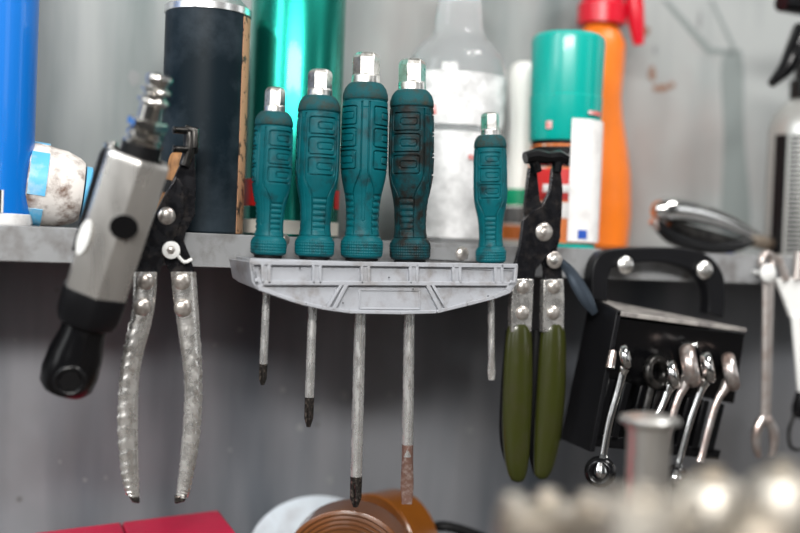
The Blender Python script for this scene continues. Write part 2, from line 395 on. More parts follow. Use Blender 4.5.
# label: a crumpled sheet round the front
def sheet(t, name, m, z0, z1, a0_, a1_, rfun, nz=14, na=30, th=.0004, wob=.0006):
    b_ = MB(); vs = []; fs = []; K = (nz+1)*(na+1)
    for q in (0, 1):
        for j in range(nz+1):
            for i in range(na+1):
                a = a0_+(a1_-a0_)*i/na; z = z0+(z1-z0)*j/nz; rr_ = rfun(z)+q*th+wob*(1+sin(i*1.7+j*2.3)*.5+sin(i*.6-j*1.1)*.5)
                vs.append((c.x+sin(a)*rr_, c.y-cos(a)*rr_*.82, z))
    for j in range(nz):
        for i in range(na):
            a = j*(na+1)+i; f_ = (a, a+1, a+na+2, a+na+1); fs += [f_[::-1], tuple(K+x for x in f_)]
    edge = [i for i in range(na+1)]+[j*(na+1)+na for j in range(1, nz+1)]+[nz*(na+1)+i for i in range(na-1, -1, -1)]+[j*(na+1) for j in range(nz-1, 0, -1)]
    for i in range(len(edge)): a, b2 = edge[i], edge[(i+1) % len(edge)]; fs.append((a, a+K, b2+K, b2))
    b_.add(vs, fs); return b_.build(name, m, t)
def rf(z):
    h = z-zS
    for (h0, r0), (h1, r1) in zip(pr, pr[1:]):
        if h0 <= h <= h1: return r0+(r1-r0)*(h-h0)/(h1-h0+1e-9)
    return pr[-1][1]
sheet(t, 'label', 'sheer', Z(456, 122, .05), Z(456, 68, .05), D(-75), D(75), rf)
sheet(t, 'lower_label', 'sheer', Z(456, 238, .05), Z(456, 129, .05), D(-48), D(66), rf, wob=.0009)
sheet(t, 'red_mark', 'pink_mark', Z(420, 110, .05), Z(420, 100, .05), D(-62), D(-40), lambda z: rf(z)+.0017, nz=4, na=6, wob=.0001)
sheet(t, 'red_mark', 'pink_mark', Z(420, 155, .05), Z(420, 150, .05), D(-2), D(32), lambda z: rf(z)+.0022, nz=3, na=6, wob=.0001)
sheet(t, 'green_mark', 'green_print', Z(420, 133, .05), Z(420, 128, .05), D(0), D(30), lambda z: rf(z)+.0003, nz=3, na=6, wob=.0001)

# slim white bottle
c = base(518, .125); s = S(522, .125)
t = empty('plastic_bottle', c, 'slim milky white bottle with waisted neck between clear bottle and teal-capped can', 'bottle')
MB().lathe(c, (0, 0, 1), prof(522, .125, [(246, 17), (243, 19), (206, 19), (180, 18), (150, 14), (120, 14), (85, 17), (72, 16), (65, 13), (62, 8)]), 40).build('body', 'milky', t)
rr_ = 19.2*s
shell(c, .1, rr_, Z(522, 206, .125), Z(522, 190, .125), D(-85), D(10)).build('green_band', 'green_print', t)
shell(c, .1, rr_, Z(522, 224, .125), Z(522, 208, .125), D(-85), D(85)).build('dark_band', 'foam', t)
shell(c, .1, rr_, Z(522, 240, .125), Z(522, 226, .125), D(-85), D(85)).build('orange_band', 'orange_print', t)

# teal capped can
c = base(560, .068); s = S(560, .068)*.95; X = 560; Yc = .068
t = empty('spray_can', c, 'spray can with a two-tier teal cap and white side label above the olive pliers', 'can')
pr = prof(X, Yc, [(252, 32.3), (250, 34.2), (243, 34.2), (160, 34.2), (150, 33.3), (146, 31.4)])
MB().lathe(c, (0, 0, 1), pr, 64).build('body', 'orange_print', t)
MB().lathe(Vector((c.x, c.y, Z(X, 146, Yc))), (0, 0, 1), [(0, 34*s), (.0030, 34*s)], 64).build('neck_ring', 'black_rubber', t)
z0 = Z(X, 142, Yc)
MB().lathe(Vector((c.x, c.y, z0)), (0, 0, 1), [(0, 36*s), (.001, 36.5*s), (Z(X, 98, Yc)-z0, 38*s), (Z(X, 97, Yc)-z0, 37*s), (Z(X, 94, Yc)-z0, 37.2*s), (Z(X, 43, Yc)-z0, 38.5*s), (Z(X, 38, Yc)-z0, 37.5*s), (Z(X, 35, Yc)-z0, 34*s), (Z(X, 34.5, Yc)-z0, 20*s)], 64).build('cap', 'tealcap', t)
shell(c, Yc, 36.05*s, Z(X, 250, .04), Z(X, 243, .04), D(-90), D(90), .0004, 40).build('teal_band', 'tealcap', t)
shell(c, Yc, 36.15*s, Z(X, 166, .04), Z(X, 145, .04), D(-89), D(-14), .0005).build('black_panel', 'black_rubber', t)
shell(c, Yc, 36.1*s, Z(X, 200, .04), Z(X, 168, .04), D(-88), D(-16), .0005).build('red_panel', 'red', t)
shell(c, Yc, 36.8*s, Z(X, 192, .04), Z(X, 184, .04), D(-60), D(-10), .0003).build('white_lettering', 'paper', t)
shell(c, Yc, 36.1*s, Z(X, 218, .04), Z(X, 202, .04), D(-80), D(-5), .0005).build('white_panel', 'paper', t)
shell(c, Yc, 38.9*s, Z(X, 241, .04), Z(X, 117, .04), D(-18), D(62), .0006).build('side_label', 'paper', t)
shell(c, Yc, 39.8*s, Z(X, 238, .04), Z(X, 229, .04), D(-2), D(14), .0003).build('blue_mark', 'blueprint', t)
shell(c, Yc, 38.2*s, Z(X, 128, .04), Z(X, 120, .04), D(-58), D(-48), .0004).build('red_mark', 'pink_mark', t)
shell(c, Yc, 38.8*s, Z(X, 112, .04), Z(X, 108, .04), D(8), D(38), .0004).build('red_mark', 'pink_mark', t)

# orange bottle with red trigger head
c = base(592, .136); s = S(592, .136); X = 592; Yc = .136
t = empty('spray_bottle', c, 'orange plastic spray bottle with red trigger head behind the teal-capped can', 'bottle')
MB().lathe(c, (0, 0, 1), prof(X, Yc, [(248, 31), (245, 36), (215, 38), (175, 36), (140, 30), (115, 25), (95, 23), (60, 25), (42, 25), (34, 21), (26, 17), (24, 15)]), 48, sy=.9).build('body', 'orange', t)
z0 = Z(X, 25, Yc)
MB().lathe(Vector((c.x, c.y, z0)), (0, 0, 1), [(0, 19*s), (.001, 24*s), (.018, 24*s), (.020, 21*s), (.03, 18*s), (.045, 15*s), (.05, 9*s)], 32).build('spray_head', 'red_plastic', t)
mb = MB(); mb.tube([Vector((c.x+.004, c.y-.005, z0+.035)), Vector((c.x+0.0210, c.y-.012, z0+.030)), Vector((c.x+0.0260, c.y-.014, z0+.006)), Vector((c.x+0.0295, c.y-.015, z0-.016))], [.007, .008, .0075, .0045], smooth=5)
mb.build('trigger', 'red_plastic', t)
z1 = z0+.04
mb = MB(); mb.tube([Vector((c.x-.02, c.y, z1)), Vector((c.x+.024, c.y-.006, z1+.002))], [.010, .008]); mb.build('nozzle', 'red_plastic', t)

# black and silver spray bottle at the right
c = base(799, .070); s = S(799, .070); X = 799; Yc = .070
t = empty('spray_bottle', c, 'silver spray bottle with black ribbed bands and black trigger at the right edge', 'bottle')
MB().lathe(c, (0, 0, 1), prof(X, Yc, [(260, 30), (257, 34), (130, 34), (115, 30), (104, 20), (98, 12)]), 48).build('body', 'silver_label', t)
z0 = Z(X, 255, .05); z1 = Z(X, 134, .05)
shell(c, Yc, 34.1*s, z0, z1, D(-90), D(-66), .0005).build('black_panel', 'black_plastic', t)
for k in range(26):
    zz = z0+(z1-z0)*(k+.2)/26
    shell(c, Yc, 34.1*s, zz, zz+(z1-z0)*.62/26, D(-60), D(40), .0007, 12).build('printed_line', 'black_plastic', t)
z0 = Z(X, 99, Yc)
MB().lathe(Vector((c.x, c.y, z0)), (0, 0, 1), [(0, 12*s), (.001, 16*s), (.016, 16*s), (.018, 12*s), (.045, 11*s), (.047, 8*s)], 32).build('spray_collar', 'black_gloss', t)
mb = MB(); mb.tube([P(803, 30, .05), P(795, 50, .045), P(786, 68, .045), P(771, 84, .045)], [.009, .0085, .007, .0035], smooth=5); mb.build('trigger', 'black_gloss', t)
mb = MB(); mb.tube([P(781, 3, .06), P(830, 8, .07)], [.0075, .011], n=20); mb.build('nozzle', 'black_gloss', t)

# chrome locking pliers lying on the shelf
t = empty('locking_pliers', Vector((P(708, 240, .075).x, .075, zS)), 'chrome locking pliers lying on the shelf behind the black spanner case', 'pliers')
mb = MB(); mb.tube([P(655, 216, .07), P(664, 210, .07), P(690, 212, .07), P(725, 222, .07), P(760, 239, .07)], [.005, .0105, .0095, .0075, .004], n=18, smooth=6, flat=1.0); mb.build('upper_handle', 'chrome', t)
mb = MB(); mb.tube([P(656, 222, .068), P(672, 237, .068), P(705, 247, .068), P(735, 246, .068), P(752, 240, .068)], [.0045, .006, .006, .0055, .004], n=14, smooth=6); mb.build('lower_handle', 'black_gloss', t)
mb = MB(); mb.tube([P(668, 224, .074), P(700, 236, .074), P(742, 243, .074)], [.005, .0075, .004], n=12, smooth=5); mb.build('link_bar', 'jaw', t)
mb = MB(); mb.tube([P(651, 221, .068), P(658, 226, .068)], [.003, .0045], n=12); mb.build('red_tip', 'copper', t)
mb = MB(); mb.tube([P(748, 239, .07), P(765, 243, .07), P(784, 247, .07)], [.006, .0065, .003], n=12); mb.build('jaw', 'steel', t)
# blue thing under it: small blue cap
mb = MB(); c = base(724, .105); mb.lathe(c, (0, 0, 1), [(0, .009), (.004, .0095), (.0095, .008), (.0105, .004)], 24); o = mb.build('bottle_cap', 'blueprint')
tag(o, 'small dark blue cap lying behind the chrome locking pliers', 'cap')

# worn wooden handle end leaning behind the silver-handled pliers
t = empty('wooden_handle', base(170, .034), 'worn brown wooden handle end poking up beside the silver air tool', 'handle')
mb = MB(); q = [P(158, 234.5, .036), P(164, 214, .036), P(174, 192, .036), P(179, 172, .036), P(181, 157, .036), P(182, 150, .036)]
mb.tube(q, [.0055, .006, .0075, .0085, .0075, .003], n=20, smooth=5); mb.build('grip', 'cork', t)
mb = MB(); mb.tube([P(171, 194, .036), P(174, 182, .036)], [.0086, .0089], n=20); mb.build('ferrule', 'black_plastic', t)

# ------------------------------------------------------------------ screwdriver rack
YR = -.022; YB = YS-.0004
t = empty('screwdriver_rack', P(385, 300, 0), 'light grey plastic rack screwed to the shelf lip, holding five screwdrivers', 'rack')
def R_(x, y, Y=YR): return P(x, y, Y)
top = [(250, 261), (518, 264.5)]
curve = [(518, 264.5), (516.5, 283), (511, 293), (495, 299), (468, 306), (437, 313.5), (400, 314.5), (349, 313.5), (322, 309.5), (300, 304.5), (276, 296.5), (258, 290), (253, 280), (250, 261)]
mb = MB()
def plate(px, Y, th): mb.prism([P(x, y, Y) for x, y in px], th)
mb.prism([R_(x, y, YR+.0030) for x, y in curve], .0018)            # web behind the ribs
def rib(a, b, w):                                                   # raised bar between two photo points
    A, B = R_(*a), R_(*b); d = (B-A).normalized(); n = Vector((-d.z, 0, d.x))*(w*S(380, YR)/2)
    mb.prism([A+n, B+n, B-n, A-n], .0034)
def band(pts, w):
    for a, b in zip(pts, pts[1:]): rib(a, b, w)
rib((250, 262.5), (518, 266), 4.5)                                 # top rail
rib((255, 283), (516, 284), 4.2)                                   # middle rail
outer = [R_(x, y) for x, y in curve[1:-1]]
inner = [R_(x+(385-x)*.018+(4 if x < 260 else (-3 if x > 505 else 0)), y-(3.4 if 262 < y else 0)) for x, y in curve[1:-1]]
for i in range(len(outer)-1): mb.prism([outer[i], outer[i+1], inner[i+1], inner[i]], .0034)
rib((251.8, 262), (254.5, 284), 3.2); rib((517, 266), (515.6, 284), 3)
for x in (266, 317, 365.5, 414, 457, 499):
    rib((x-3.4, 264), (x-3.0, 284), 3.0); rib((x+3.4, 264), (x+3.6, 284), 3.0)
    A = R_(x, 276); mb.prism([R_(x-3.2, 265, YR+.0009), R_(x+3.2, 265, YR+.0009), R_(x+3.2, 283, YR+.0009), R_(x-3.2, 283, YR+.0009)], .0025)
rib((347, 284), (333, 311), 4); rib((428, 285), (441, 311), 4)
rib((342, 284), (327, 309), 3); rib((433, 285), (447, 309), 3)
for a, b in (((360, 290), (420, 290.5)), ((360, 308.5), (420, 309)), ((360, 290), (360, 309)), ((420, 290), (420, 309))):
    A, B = R_(*a, YR+.0024), R_(*b, YR+.0024); d = (B-A).normalized(); n = Vector((-d.z, 0, d.x))*.0006; mb.prism([A+n, B+n, B-n, A-n], .001)
mb.build('front_plate', 'rack', t, bevel=.00045)
# deck with one opening per screwdriver, back rail, side cheeks
zd = R_(385, 262.8).z; xl = R_(250, 262).x+.0004; xr = R_(518, 264).x-.0004
SD = [dict(top=(275.5, 88), bot=(262.5, 385), hb=250, ht=112, hw=20, cap=(10.5, 88, 111), sw=8.2, th=28, tipk='cross', grime=0),
      dict(top=(320.5, 70), bot=(308.5, 427), hb=253, ht=96, hw=22, cap=(12.5, 70, 96), sw=9.4, th=12, tipk='cross', grime=0),
      dict(top=(366.5, 53.5), bot=(355.5, 507), hb=254.5, ht=83, hw=23.5, cap=(14, 53.5, 83), sw=12, th=-62, tipk='cross', grime=0),
      dict(top=(412.5, 60), bot=(406.8, 504), hb=255, ht=90, hw=22.8, cap=(14, 60, 90), sw=11.5, th=-22, tipk='flat', grime=1),
      dict(top=(490.0, 113), bot=(491.5, 380), hb=258.5, ht=135, hw=17, cap=(9.5, 113, 135), sw=6.8, th=-12, tipk='flat', grime=0)]
def sd_axis(d):
    a = P(*d['bot'], 0); b = P(*d['top'], 0); return a, b
openings = []
for d in SD:
    a, b = sd_axis(d); k = (zd-a.z)/(b.z-a.z); x = a.x+(b.x-a.x)*k; d['x'] = x; d['rs'] = d['sw']*S(380, 0)*.5+.0012; openings.append((x-d['rs'], x+d['rs']))
mb = MB(); dz = .0028; y0 = YR+.002; hy = .0065
mb.box((xl, y0, zd-dz), (xr, -hy, zd)); mb.box((xl, hy, zd-dz), (xr, YB, zd))
xs = [xl]+[q for o_ in openings for q in o_]+[xr]
for i in range(0, len(xs), 2): mb.box((xs[i], -hy, zd-dz), (xs[i+1], hy, zd))
# chamfered rim seen along the front
mb.build('deck', 'rack', t, bevel=.0004)
mb = MB(); mb.box((xl+.004, YB-.002, zd-.014), (xr, YB, zd-dz)); mb.build('back_plate', 'rack', t)
for nm, (x, yt), (x2, yb_), (x3, yb2) in (('side_cheek', (249.6, 261), (252.8, 281), (258, 290)), ('side_cheek', (518, 264.5), (516.5, 283), (511, 293))):
    A, B, Cc = R_(x, yt), R_(x2, yb_), R_(x3, yb2); th = .002 if x > 400 else -.002; ex = .0 if x > 400 else .0045
    q = [A, B, Cc, Vector((Cc.x-ex, YB-.006, Cc.z+.003)), Vector((B.x-ex, YB, B.z)), Vector((A.x-ex, YB, A.z))]
    mb = MB(); n = len(q); mb.add(q+[v-Vector((th, 0, 0)) for v in q], [tuple(range(n)), tuple(range(2*n-1, n-1, -1))]+[(i, i+n, (i+1) % n+n, (i+1) % n) for i in range(n)])
    mb.build(nm, 'rack', t, bevel=.0006)
mb = MB()
for x, y in ((389, 277.5), (413, 289), (300, 268), (306, 303.8), (437, 312.3), (260, 268), (488, 296), (343, 303), (295, 303)):
    mb.dome(R_(x, y, YR+.0002), .0006, h=.5, n=8)
mb.build('dirt_speck', 'specks', t)
# mounting plate and screws on the shelf lip
mb = MB(); mb.prism([P(x, y, YS-.0024) for x, y in ((424, 247), (478, 249), (478, 262), (424, 259))], .002); 
o = mb.build('mounting_plate', 'shelf', t, bevel=.0003)
for (x, y, r) in ((462, 253.5, 7), (284, 240, 6)):
    mb = MB(); q = P(x, y, YS-.0026 if x > 400 else YS-.0002); mb.dome(q, r*S(x, YS), h=.5); mb.build('screw', 'rivet', t)

# ------------------------------------------------------------------ screwdrivers
def sstep(a, b, x):
    x = max(0, min(1, (x-a)/(b-a))); return x*x*(3-2*x)
PROF = [(0, .74), (.008, .84), (.02, .88), (.085, .90), (.105, .86), (.125, .76), (.16, .70), (.22, .69), (.30, .72), (.36, .78), (.44, .91), (.50, .98), (.58, 1.0), (.80, .985), (.88, .955), (.9, .95)]
def pf(t):
    for (a, ra), (b, rb) in zip(PROF, PROF[1:]):
        if t <= b: return ra+(rb-ra)*(t-a)/(b-a)
    return PROF[-1][1]
def pfs(t): return (pf(max(0, t-.012))+2*pf(t)+pf(min(.9, t+.012)))/4 if t > .03 else pf(t)
def sdbox(u, v, cu, cv, hu, hv, r):
    x = abs(u-cu)-hu+r; y = abs(v-cv)-hv+r
    return math.hypot(max(x, 0), max(y, 0))+min(max(x, y), 0)-r
def groove(d, w, depth): return -depth*(1-sstep(w*.45, w, abs(d)))
def relief(th, z, R, Lh):                        # th angle from pad centre, z mm up, everything in mm
    per = 2*PI/3; th = (th+per/2) % per-per/2
    u = th*R; t = z/Lh; h = 0
    # panel border
    k = sstep(.36, .50, t); hwid = R*(.46+.42*k)
    if .135 < t < .885:
        h = min(h, groove(abs(u)-hwid, .7, 1.3))
    # inside the panel: three pads
    for cz in (.555, .68, .805):
        d = sdbox(u, z, 0, cz*Lh, R*.66, Lh*.052, R*.12); h = min(h, groove(d, .62, 1.25))
        if d < -.6: h = max(h, 0)+.30*(1-sstep(-1.2, -.6, d))
        d2 = sdbox(u, z, R*.14, cz*Lh, R*.38, Lh*.020, R*.1); h = min(h, groove(d2, .5, .8) if h > -.3 else h)
    # ribs at the waist
    if .15 < t < .37 and abs(u) < hwid-.7:
        h += .5*sin((z-.15*Lh)*2*PI/(Lh*.036))-.25
    # smooth panel between: long shallow channel
    uo = (abs(th)-per/2)*R
    if .20 < t < .86: h = min(h, groove(sdbox(uo, z, 0, .53*Lh, R*(.10+.12*k), Lh*.32, R*.1), .5, .35))
    h = min(h, groove(z-.128*Lh, .7, .6)); h = min(h, groove(z-.893*Lh, .55, .5))
    if .018 < t < .10: h += .30*sin(round(R*1.6)*th+z*1.6)*sin(round(R*1.6)*th-z*1.6)
    return h
def screwdriver(i, d, label):
    a, b = sd_axis(d); ax = (b-a).normalized(); s = S((d['top'][0]+d['bot'][0])/2, 0)
    def at(py): return a+(b-a)*((py-d['bot'][1])/(d['top'][1]-d['bot'][1]))
    hb = at(d['hb']); hb = hb+ax*((zd+.0022-hb.z)/ax.z); ht = at(d['ht']); Lh = (ht-hb).length*1000; R = d['hw']*s*1000
    t = empty('screwdriver', a, label, 'screwdriver', 'teal-handled screwdrivers in the grey rack')
    u0 = Vector((0, -1, 0)); u0 = (u0-ax*u0.dot(ax)).normalized(); w0 = u0.cross(ax)  # w0 to the right
    if w0.x < 0: w0 = -w0
    view = D(-14)                                 # towards the camera
    th0 = D(d['th'])+view
    na, nz = 300, 380; vs = []; fs = []
    for j in range(nz+1):
        tt = .9*j/nz; z = tt*Lh; r0 = pfs(tt)*R
        for k in range(na):
            th = 2*PI*k/na; r = r0+relief(th-th0, z, R, Lh)*(R/16.)
            vs.append(hb+ax*(z/1000)+(u0*cos(th)+w0*sin(th))*(r/1000))
    for j in range(nz):
        for k in range(na): fs.append((j*na+k, j*na+(k+1) % na, (j+1)*na+(k+1) % na, (j+1)*na+k))
    fs.append(tuple(range(na))); fs.append(tuple(nz*na+k for k in range(na)))
    MB().add(vs, fs).build('handle', 'teal_dirty' if d['grime'] else 'teal', t, angle=60)
    R /= 1000; L = Lh/1000
    MB().lathe(hb+ax*(L*.9), ax, [(.0001, R*.94), (L*.006, R*.965), (L*.035, R*.95), (L*.065, R*.88), (L*.088, R*.76), (L*.099, R*.66), (L*.1, R*.5)], 64).build('end_collar', 'grime', t, angle=60)
    MB().lathe(hb-ax*.0022, ax, [(0, R*.62), (.0006, R*.7), (.0021, R*.7)], 40).build('bottom_ring', 'black_rubber', t)
    # hexagonal nickel striking cap: round collar, hexagon, chamfered crown
    cw = d['cap'][0]*s; cl = (b-ht).length
    mb = MB(); mb.lathe(ht-ax*.0006, ax, [(0, cw*1.0), (cl*.26, cw*1.0), (cl*.32, cw*.86)], 40)
    mb.lathe(ht+ax*(cl*.24), ax, [(0, cw*.98), (cl*.60, cw*.98), (cl*.70, cw*.88), (cl*.78, cw*.68), (cl*.785, cw*.4)], 6, ph=D(18))
    mb.build('striking_cap', 'nickel', t, angle=20, bevel=.0003)
    # shaft
    r = d['sw']*s; r_ = r/2*1.0
    cross = d['tipk'] == 'cross'; Ls = (hb-a).length
    tl = r*((3.2 if i == 1 else 2.6) if cross else 4.2)
    mb = MB(); n = 24
    mb.lathe(a+ax*tl, ax, [(0, r_), (Ls-tl-.002, r_)], n); mb.build('shaft', 'shaft', t)
    if cross:
        # four flutes cut along a pointed tip
        mb = MB(); na = 48; vs = []; fs = []; nz = 26
        for j in range(nz+1):
            q = j/nz; z = tl*q; env = r_*(.42+.60*min(1, q/.30)) if q < .30 else r_*1.02
            fl = .62*(1-sstep(.5, .9, q))
            for k in range(na):
                th = 2*PI*k/na+D(30); rr2 = env*(1-fl*(1-abs(cos(2*th))**.8))
                vs.append(a+ax*z+(u0*cos(th)+w0*sin(th))*rr2)
        for j in range(nz):
            for k in range(na): fs.append((j*na+k, j*na+(k+1) % na, (j+1)*na+(k+1) % na, (j+1)*na+k))
        fs.append(tuple(range(na))); fs.append(tuple(nz*na+k for k in range(na)))
        mb.add(vs, fs).build('tip', 'black_tip', t)
    else:
        mb = MB(); na = 40; vs = []; fs = []; nz = 24; ang = D(20)
        tl2 = tl*1.25 if d['grime'] else tl
        for j in range(nz+1):
            q = j/nz; z = tl2*q
            wid = r_*(.92+.22*sstep(0, .3, q)-.14*sstep(.3, .8, q)); th_ = r_*(.18+.82*sstep(.1, .95, q))
            for k in range(na):
                th = 2*PI*k/na; c_, s_ = cos(th), sin(th)
                pw = 1-.55*(1-q); x = wid*math.copysign(abs(c_)**pw, c_); y = th_*math.copysign(abs(s_)**pw, s_)
                vs.append(a+ax*z+(w0*cos(ang)+u0*sin(ang))*x+(u0*cos(ang)-w0*sin(ang))*y)
        for j in range(nz):
            for k in range(na): fs.append((j*na+k, j*na+(k+1) % na, (j+1)*na+(k+1) % na, (j+1)*na+k))
        fs.append(tuple(range(na))); fs.append(tuple(nz*na+k for k in range(na)))
        mb.add(vs, fs).build('tip', 'rusty_tip' if d['grime'] else 'shaft', t)
    return t
SDL = ['small teal screwdriver at the left end of the rack, short shaft with dark cross tip',
       'teal screwdriver second from the left in the rack, medium shaft with black cross tip',
       'tallest teal screwdriver with the longest shaft and black cross tip, in the middle',
       'grimy teal screwdriver with a long shaft and a rusty flat tip',
       'smallest teal screwdriver standing apart at the right end of the rack']
for i, d in enumerate(SD): screwdriver(i, d, SDL[i])

# ------------------------------------------------------------------ pliers with silver handles
YP = .013
t = empty('pliers', P(160, 504, YP), 'pliers with scalloped bare silver handles and a black head hanging beside the air tool', 'pliers')
mb = MB(); mb.prism(outline([(187, 148), (195, 150), (196, 180), (195, 216), (191, 222), (186, 232), (184, 241), (190, 256), (195.5, 275), (172, 275), (165, 262), (160, 240), (158, 222), (163, 206), (172, 182), (181, 162)], YP+.0032, 0), .0030)
mb.build('right_plate', 'plier_black', t, bevel=.0006)
mb = MB(); mb.prism(outline([(176, 176), (184, 186), (184, 215), (176, 236), (166, 254), (159, 275), (134, 275), (139, 256), (146, 238), (154, 216), (163, 198)], YP, 0), .0030)
mb.build('left_plate', 'plier_black', t, bevel=.0006)
mb = MB(); mb.tube([P(184, 166, YP+.002), P(189, 150, YP+.002), P(190, 140, YP+.002), P(189, 131, YP+.002)], [.0035, .0038, .0042, .0035], n=12); 
mb.box(P(176, 149, YP-.004), P(193, 143, YP+.009)) if False else None
mb.build('jaw', 'jaw', t)
for (ya, yb2) in ((127, 133), (146, 152)):
    mb = MB(); mb.tube([P(174, yb2-3, YP-.004), P(196, ya+4, YP+.004)], [.0022, .0026], n=12); mb.dome(P(174, yb2-3, YP-.004), .0026, axis=(-1, 0, 0)); mb.build('jaw_pin', 'jaw', t)
mb = MB(); mb.tube([P(185, 128, YP+.001), P(194, 131, YP+.001), P(194, 148, YP+.001)], [.0025, .0038, .0032], n=12); mb.build('jaw_head', 'jaw', t)
mb = MB(); mb.dome(P(166.7, 216, YP), 9*S(167, YP), h=.45); mb.build('pivot_rivet', 'rivet', t)
# handles
def handle(outer, inner, name, side):
    Yh = YP-.0012
    n = 160
    O, _ = catmull([Vector((x, y, 0)) for x, y in outer], None, n//(len(outer)-1)); I, _ = catmull([Vector((x, y, 0)) for x, y in inner], None, n//(len(outer)-1))
    m = min(len(O), len(I)); mb = MB(); vs = []; fs = []; NU = 9
    for j in range(m):
        for i in range(NU+1):
            q = i/NU; x = O[j].x*(1-q)+I[j].x*q; y = O[j].y*(1-q)+I[j].y*q
            tt = j/(m-1)
            bul = .0034*math.sqrt(max(0, 1-(2*q-1)**2))*.8
            if tt > .36 and q < .5:               # scallops pressed into the outer half
                ph = (tt*27+q*1.6) % 1; bul += .0011*(1-ph)*(1-q*2)**.4*sstep(.36, .42, tt)
                if i == 0: x += (-1 if side < 0 else 1)*1.0*(1-ph)
            p = P(x, y, Yh-bul); vs.append(p)
    base_n = len(vs)
    for j in range(m):
        for i in range(NU+1):
            q = i/NU; x = O[j].x*(1-q)+I[j].x*q; y = O[j].y*(1-q)+I[j].y*q; vs.append(P(x, y, Yh)+Vector((0, .0045*math.sqrt(max(0, 1-(2*q-1)**2))+.0012, 0)))
    for j in range(m-1):
        for i in range(NU):
            a = j*(NU+1)+i; fs += [(a, a+1, a+NU+2, a+NU+1), (base_n+a, base_n+a+NU+1, base_n+a+NU+2, base_n+a+1)]
        for i in (0, NU):
            a = j*(NU+1)+i; fs.append((a, a+NU+1, base_n+a+NU+1, base_n+a))
    for j in (0, m-1):
        for i in range(NU): a = j*(NU+1)+i; fs.append((a, a+1, base_n+a+1, base_n+a))
    cut = int(m*.975)
    mb.add(vs, fs); h = mb.build(name, 'plier_silver', t, angle=40)
    return h
ho = [(134, 272), (133, 295), (131, 315), (122, 361), (118, 417), (121, 469), (127, 496)]
hi = [(157, 272), (156, 295), (152, 321), (140, 372), (138, 430), (139, 478), (140, 500)]
ro = [(196, 272), (198, 300), (200, 332), (202, 389), (199, 440), (191, 484), (187, 498)]
ri = [(171, 272), (173, 295), (178, 330), (184, 378), (183, 425), (178, 480), (175, 499)]
h1 = handle(ho, hi, 'handle', -1); h2 = handle(ro, ri, 'handle', 1)
for h, pts in ((h1, [(127, 494), (140, 497), (140, 504), (133, 503)]), (h2, [(175.5, 496), (187.5, 494), (185, 502), (175, 504.5)])):
    mb = MB(); mb.prism(outline(pts, YP-.004), .0062); mb.build('dark_tip', 'black_tip', h, bevel=.0012)
for x, y, h in ((146, 281, h1), (142, 307, h1), (182, 281, h2), (183, 308, h2)):
    mb = MB(); mb.dome(P(x, y, YP-.0036), 9*S(x, YP), h=.5); mb.build('rivet', 'rivet', h)
# hanging screw
t = empty('hanging_screw', P(171, 249, YS), 'white washered screw in the shelf lip holding the silver-handled pliers', 'screw')
mb = MB(); mb.lathe(P(171, 250, YP-.0016), (0, -1, 0), [(-.022, .0018), (0, .0018), (.0001, 9*S(171, 0)), (.0014, 9*S(171, 0)), (.002, 7*S(171, 0)), (.0021, .002)], 28); mb.build('washer', 'white_plastic', t)
mb = MB(); mb.dome(P(171, 250, YP-.0037), 4.5*S(171, 0), h=.5, n=6); mb.build('screw_head', 'rivet', t)
mb = MB(); mb.tube([P(176, 253, YP-.001), P(184, 262, YP-.001), P(192, 259, YP-.001)], .0012, n=8, smooth=3); mb.build('wire_clip', 'white_plastic', t)

# ------------------------------------------------------------------ air tool
A = P(72, 366, -.006); B = P(139, 156, -.036)          # axis of the body, top leans to the camera
ax = (B-A).normalized(); sA = S(100, -.04)
t = empty('air_tool', P(72, 395, -.018), 'silver pneumatic tool with chrome air coupling and black rubber head leaning at the left', 'air tool')
Lb = (B-A).length
def al(px): return Lb*px
rb = 33.5*sA
tl_ = MB()
nn = 72
# body: rounded, slightly flattened hexagon with a hollow top rim
def rsec(th, r, k): # k = how hexagonal
    a = (th % (PI/3))-PI/6; hexr = cos(PI/6)/cos(a)*1.04; return r*(1+(hexr-1)*k)
u0 = Vector((0, -1, 0)); u0 = (u0-ax*u0.dot(ax)).normalized(); w0 = u0.cross(ax); w0 = w0 if w0.x > 0 else -w0
def loft(rows, name, m, par, k=.8, ph=0, **kw):
    vs = []; fs = []
    for d, r in rows:
        for i in range(nn):
            th = 2*PI*i/nn; rr2 = rsec(th+ph, r, k); vs.append(A+ax*d+(u0*cos(th)+w0*sin(th))*rr2)
    for j in range(len(rows)-1):
        for i in range(nn): fs.append((j*nn+i, j*nn+(i+1) % nn, (j+1)*nn+(i+1) % nn, (j+1)*nn+i))
    fs.append(tuple(range(nn))); fs.append(tuple((len(rows)-1)*nn+i for i in range(nn)))
    return MB().add(vs, fs).build(name, m, par, **kw)
body = loft([(Lb*.34, rb*.93), (Lb*.355, rb*.98), (Lb*.37, rb), (Lb*.97, rb*1.02), (Lb*.99, rb*1.0), (Lb*1.0, rb*.96), (Lb*1.0, rb*.80), (Lb*.93, rb*.78)], 'body', 'brushed', t, k=.75, angle=40)
loft([(Lb*.20, rb*.72), (Lb*.215, rb*.90), (Lb*.25, rb*1.0), (Lb*.34, rb*1.03), (Lb*.365, rb*1.02), (Lb*.37, rb*.9)], 'collar', 'black_plastic', t, k=.3)
loft([(-Lb*.125, rb*.45), (-Lb*.12, rb*.66), (-Lb*.09, rb*.83), (-Lb*.03, rb*.89), (Lb*.07, rb*.84), (Lb*.16, rb*.70), (Lb*.22, rb*.70)], 'rubber_head', 'black_gloss', t, k=.05)
mb = MB(); q = A-ax*(Lb*.03)+(u0*rb*.83); mb.ring(q, rb*.42, rb*.09, axis=u0, n=32); mb.lathe(q, u0, [(0, rb*.36), (.0012, rb*.36)], 6); mb.build('hex_recess', 'black_gloss', t)
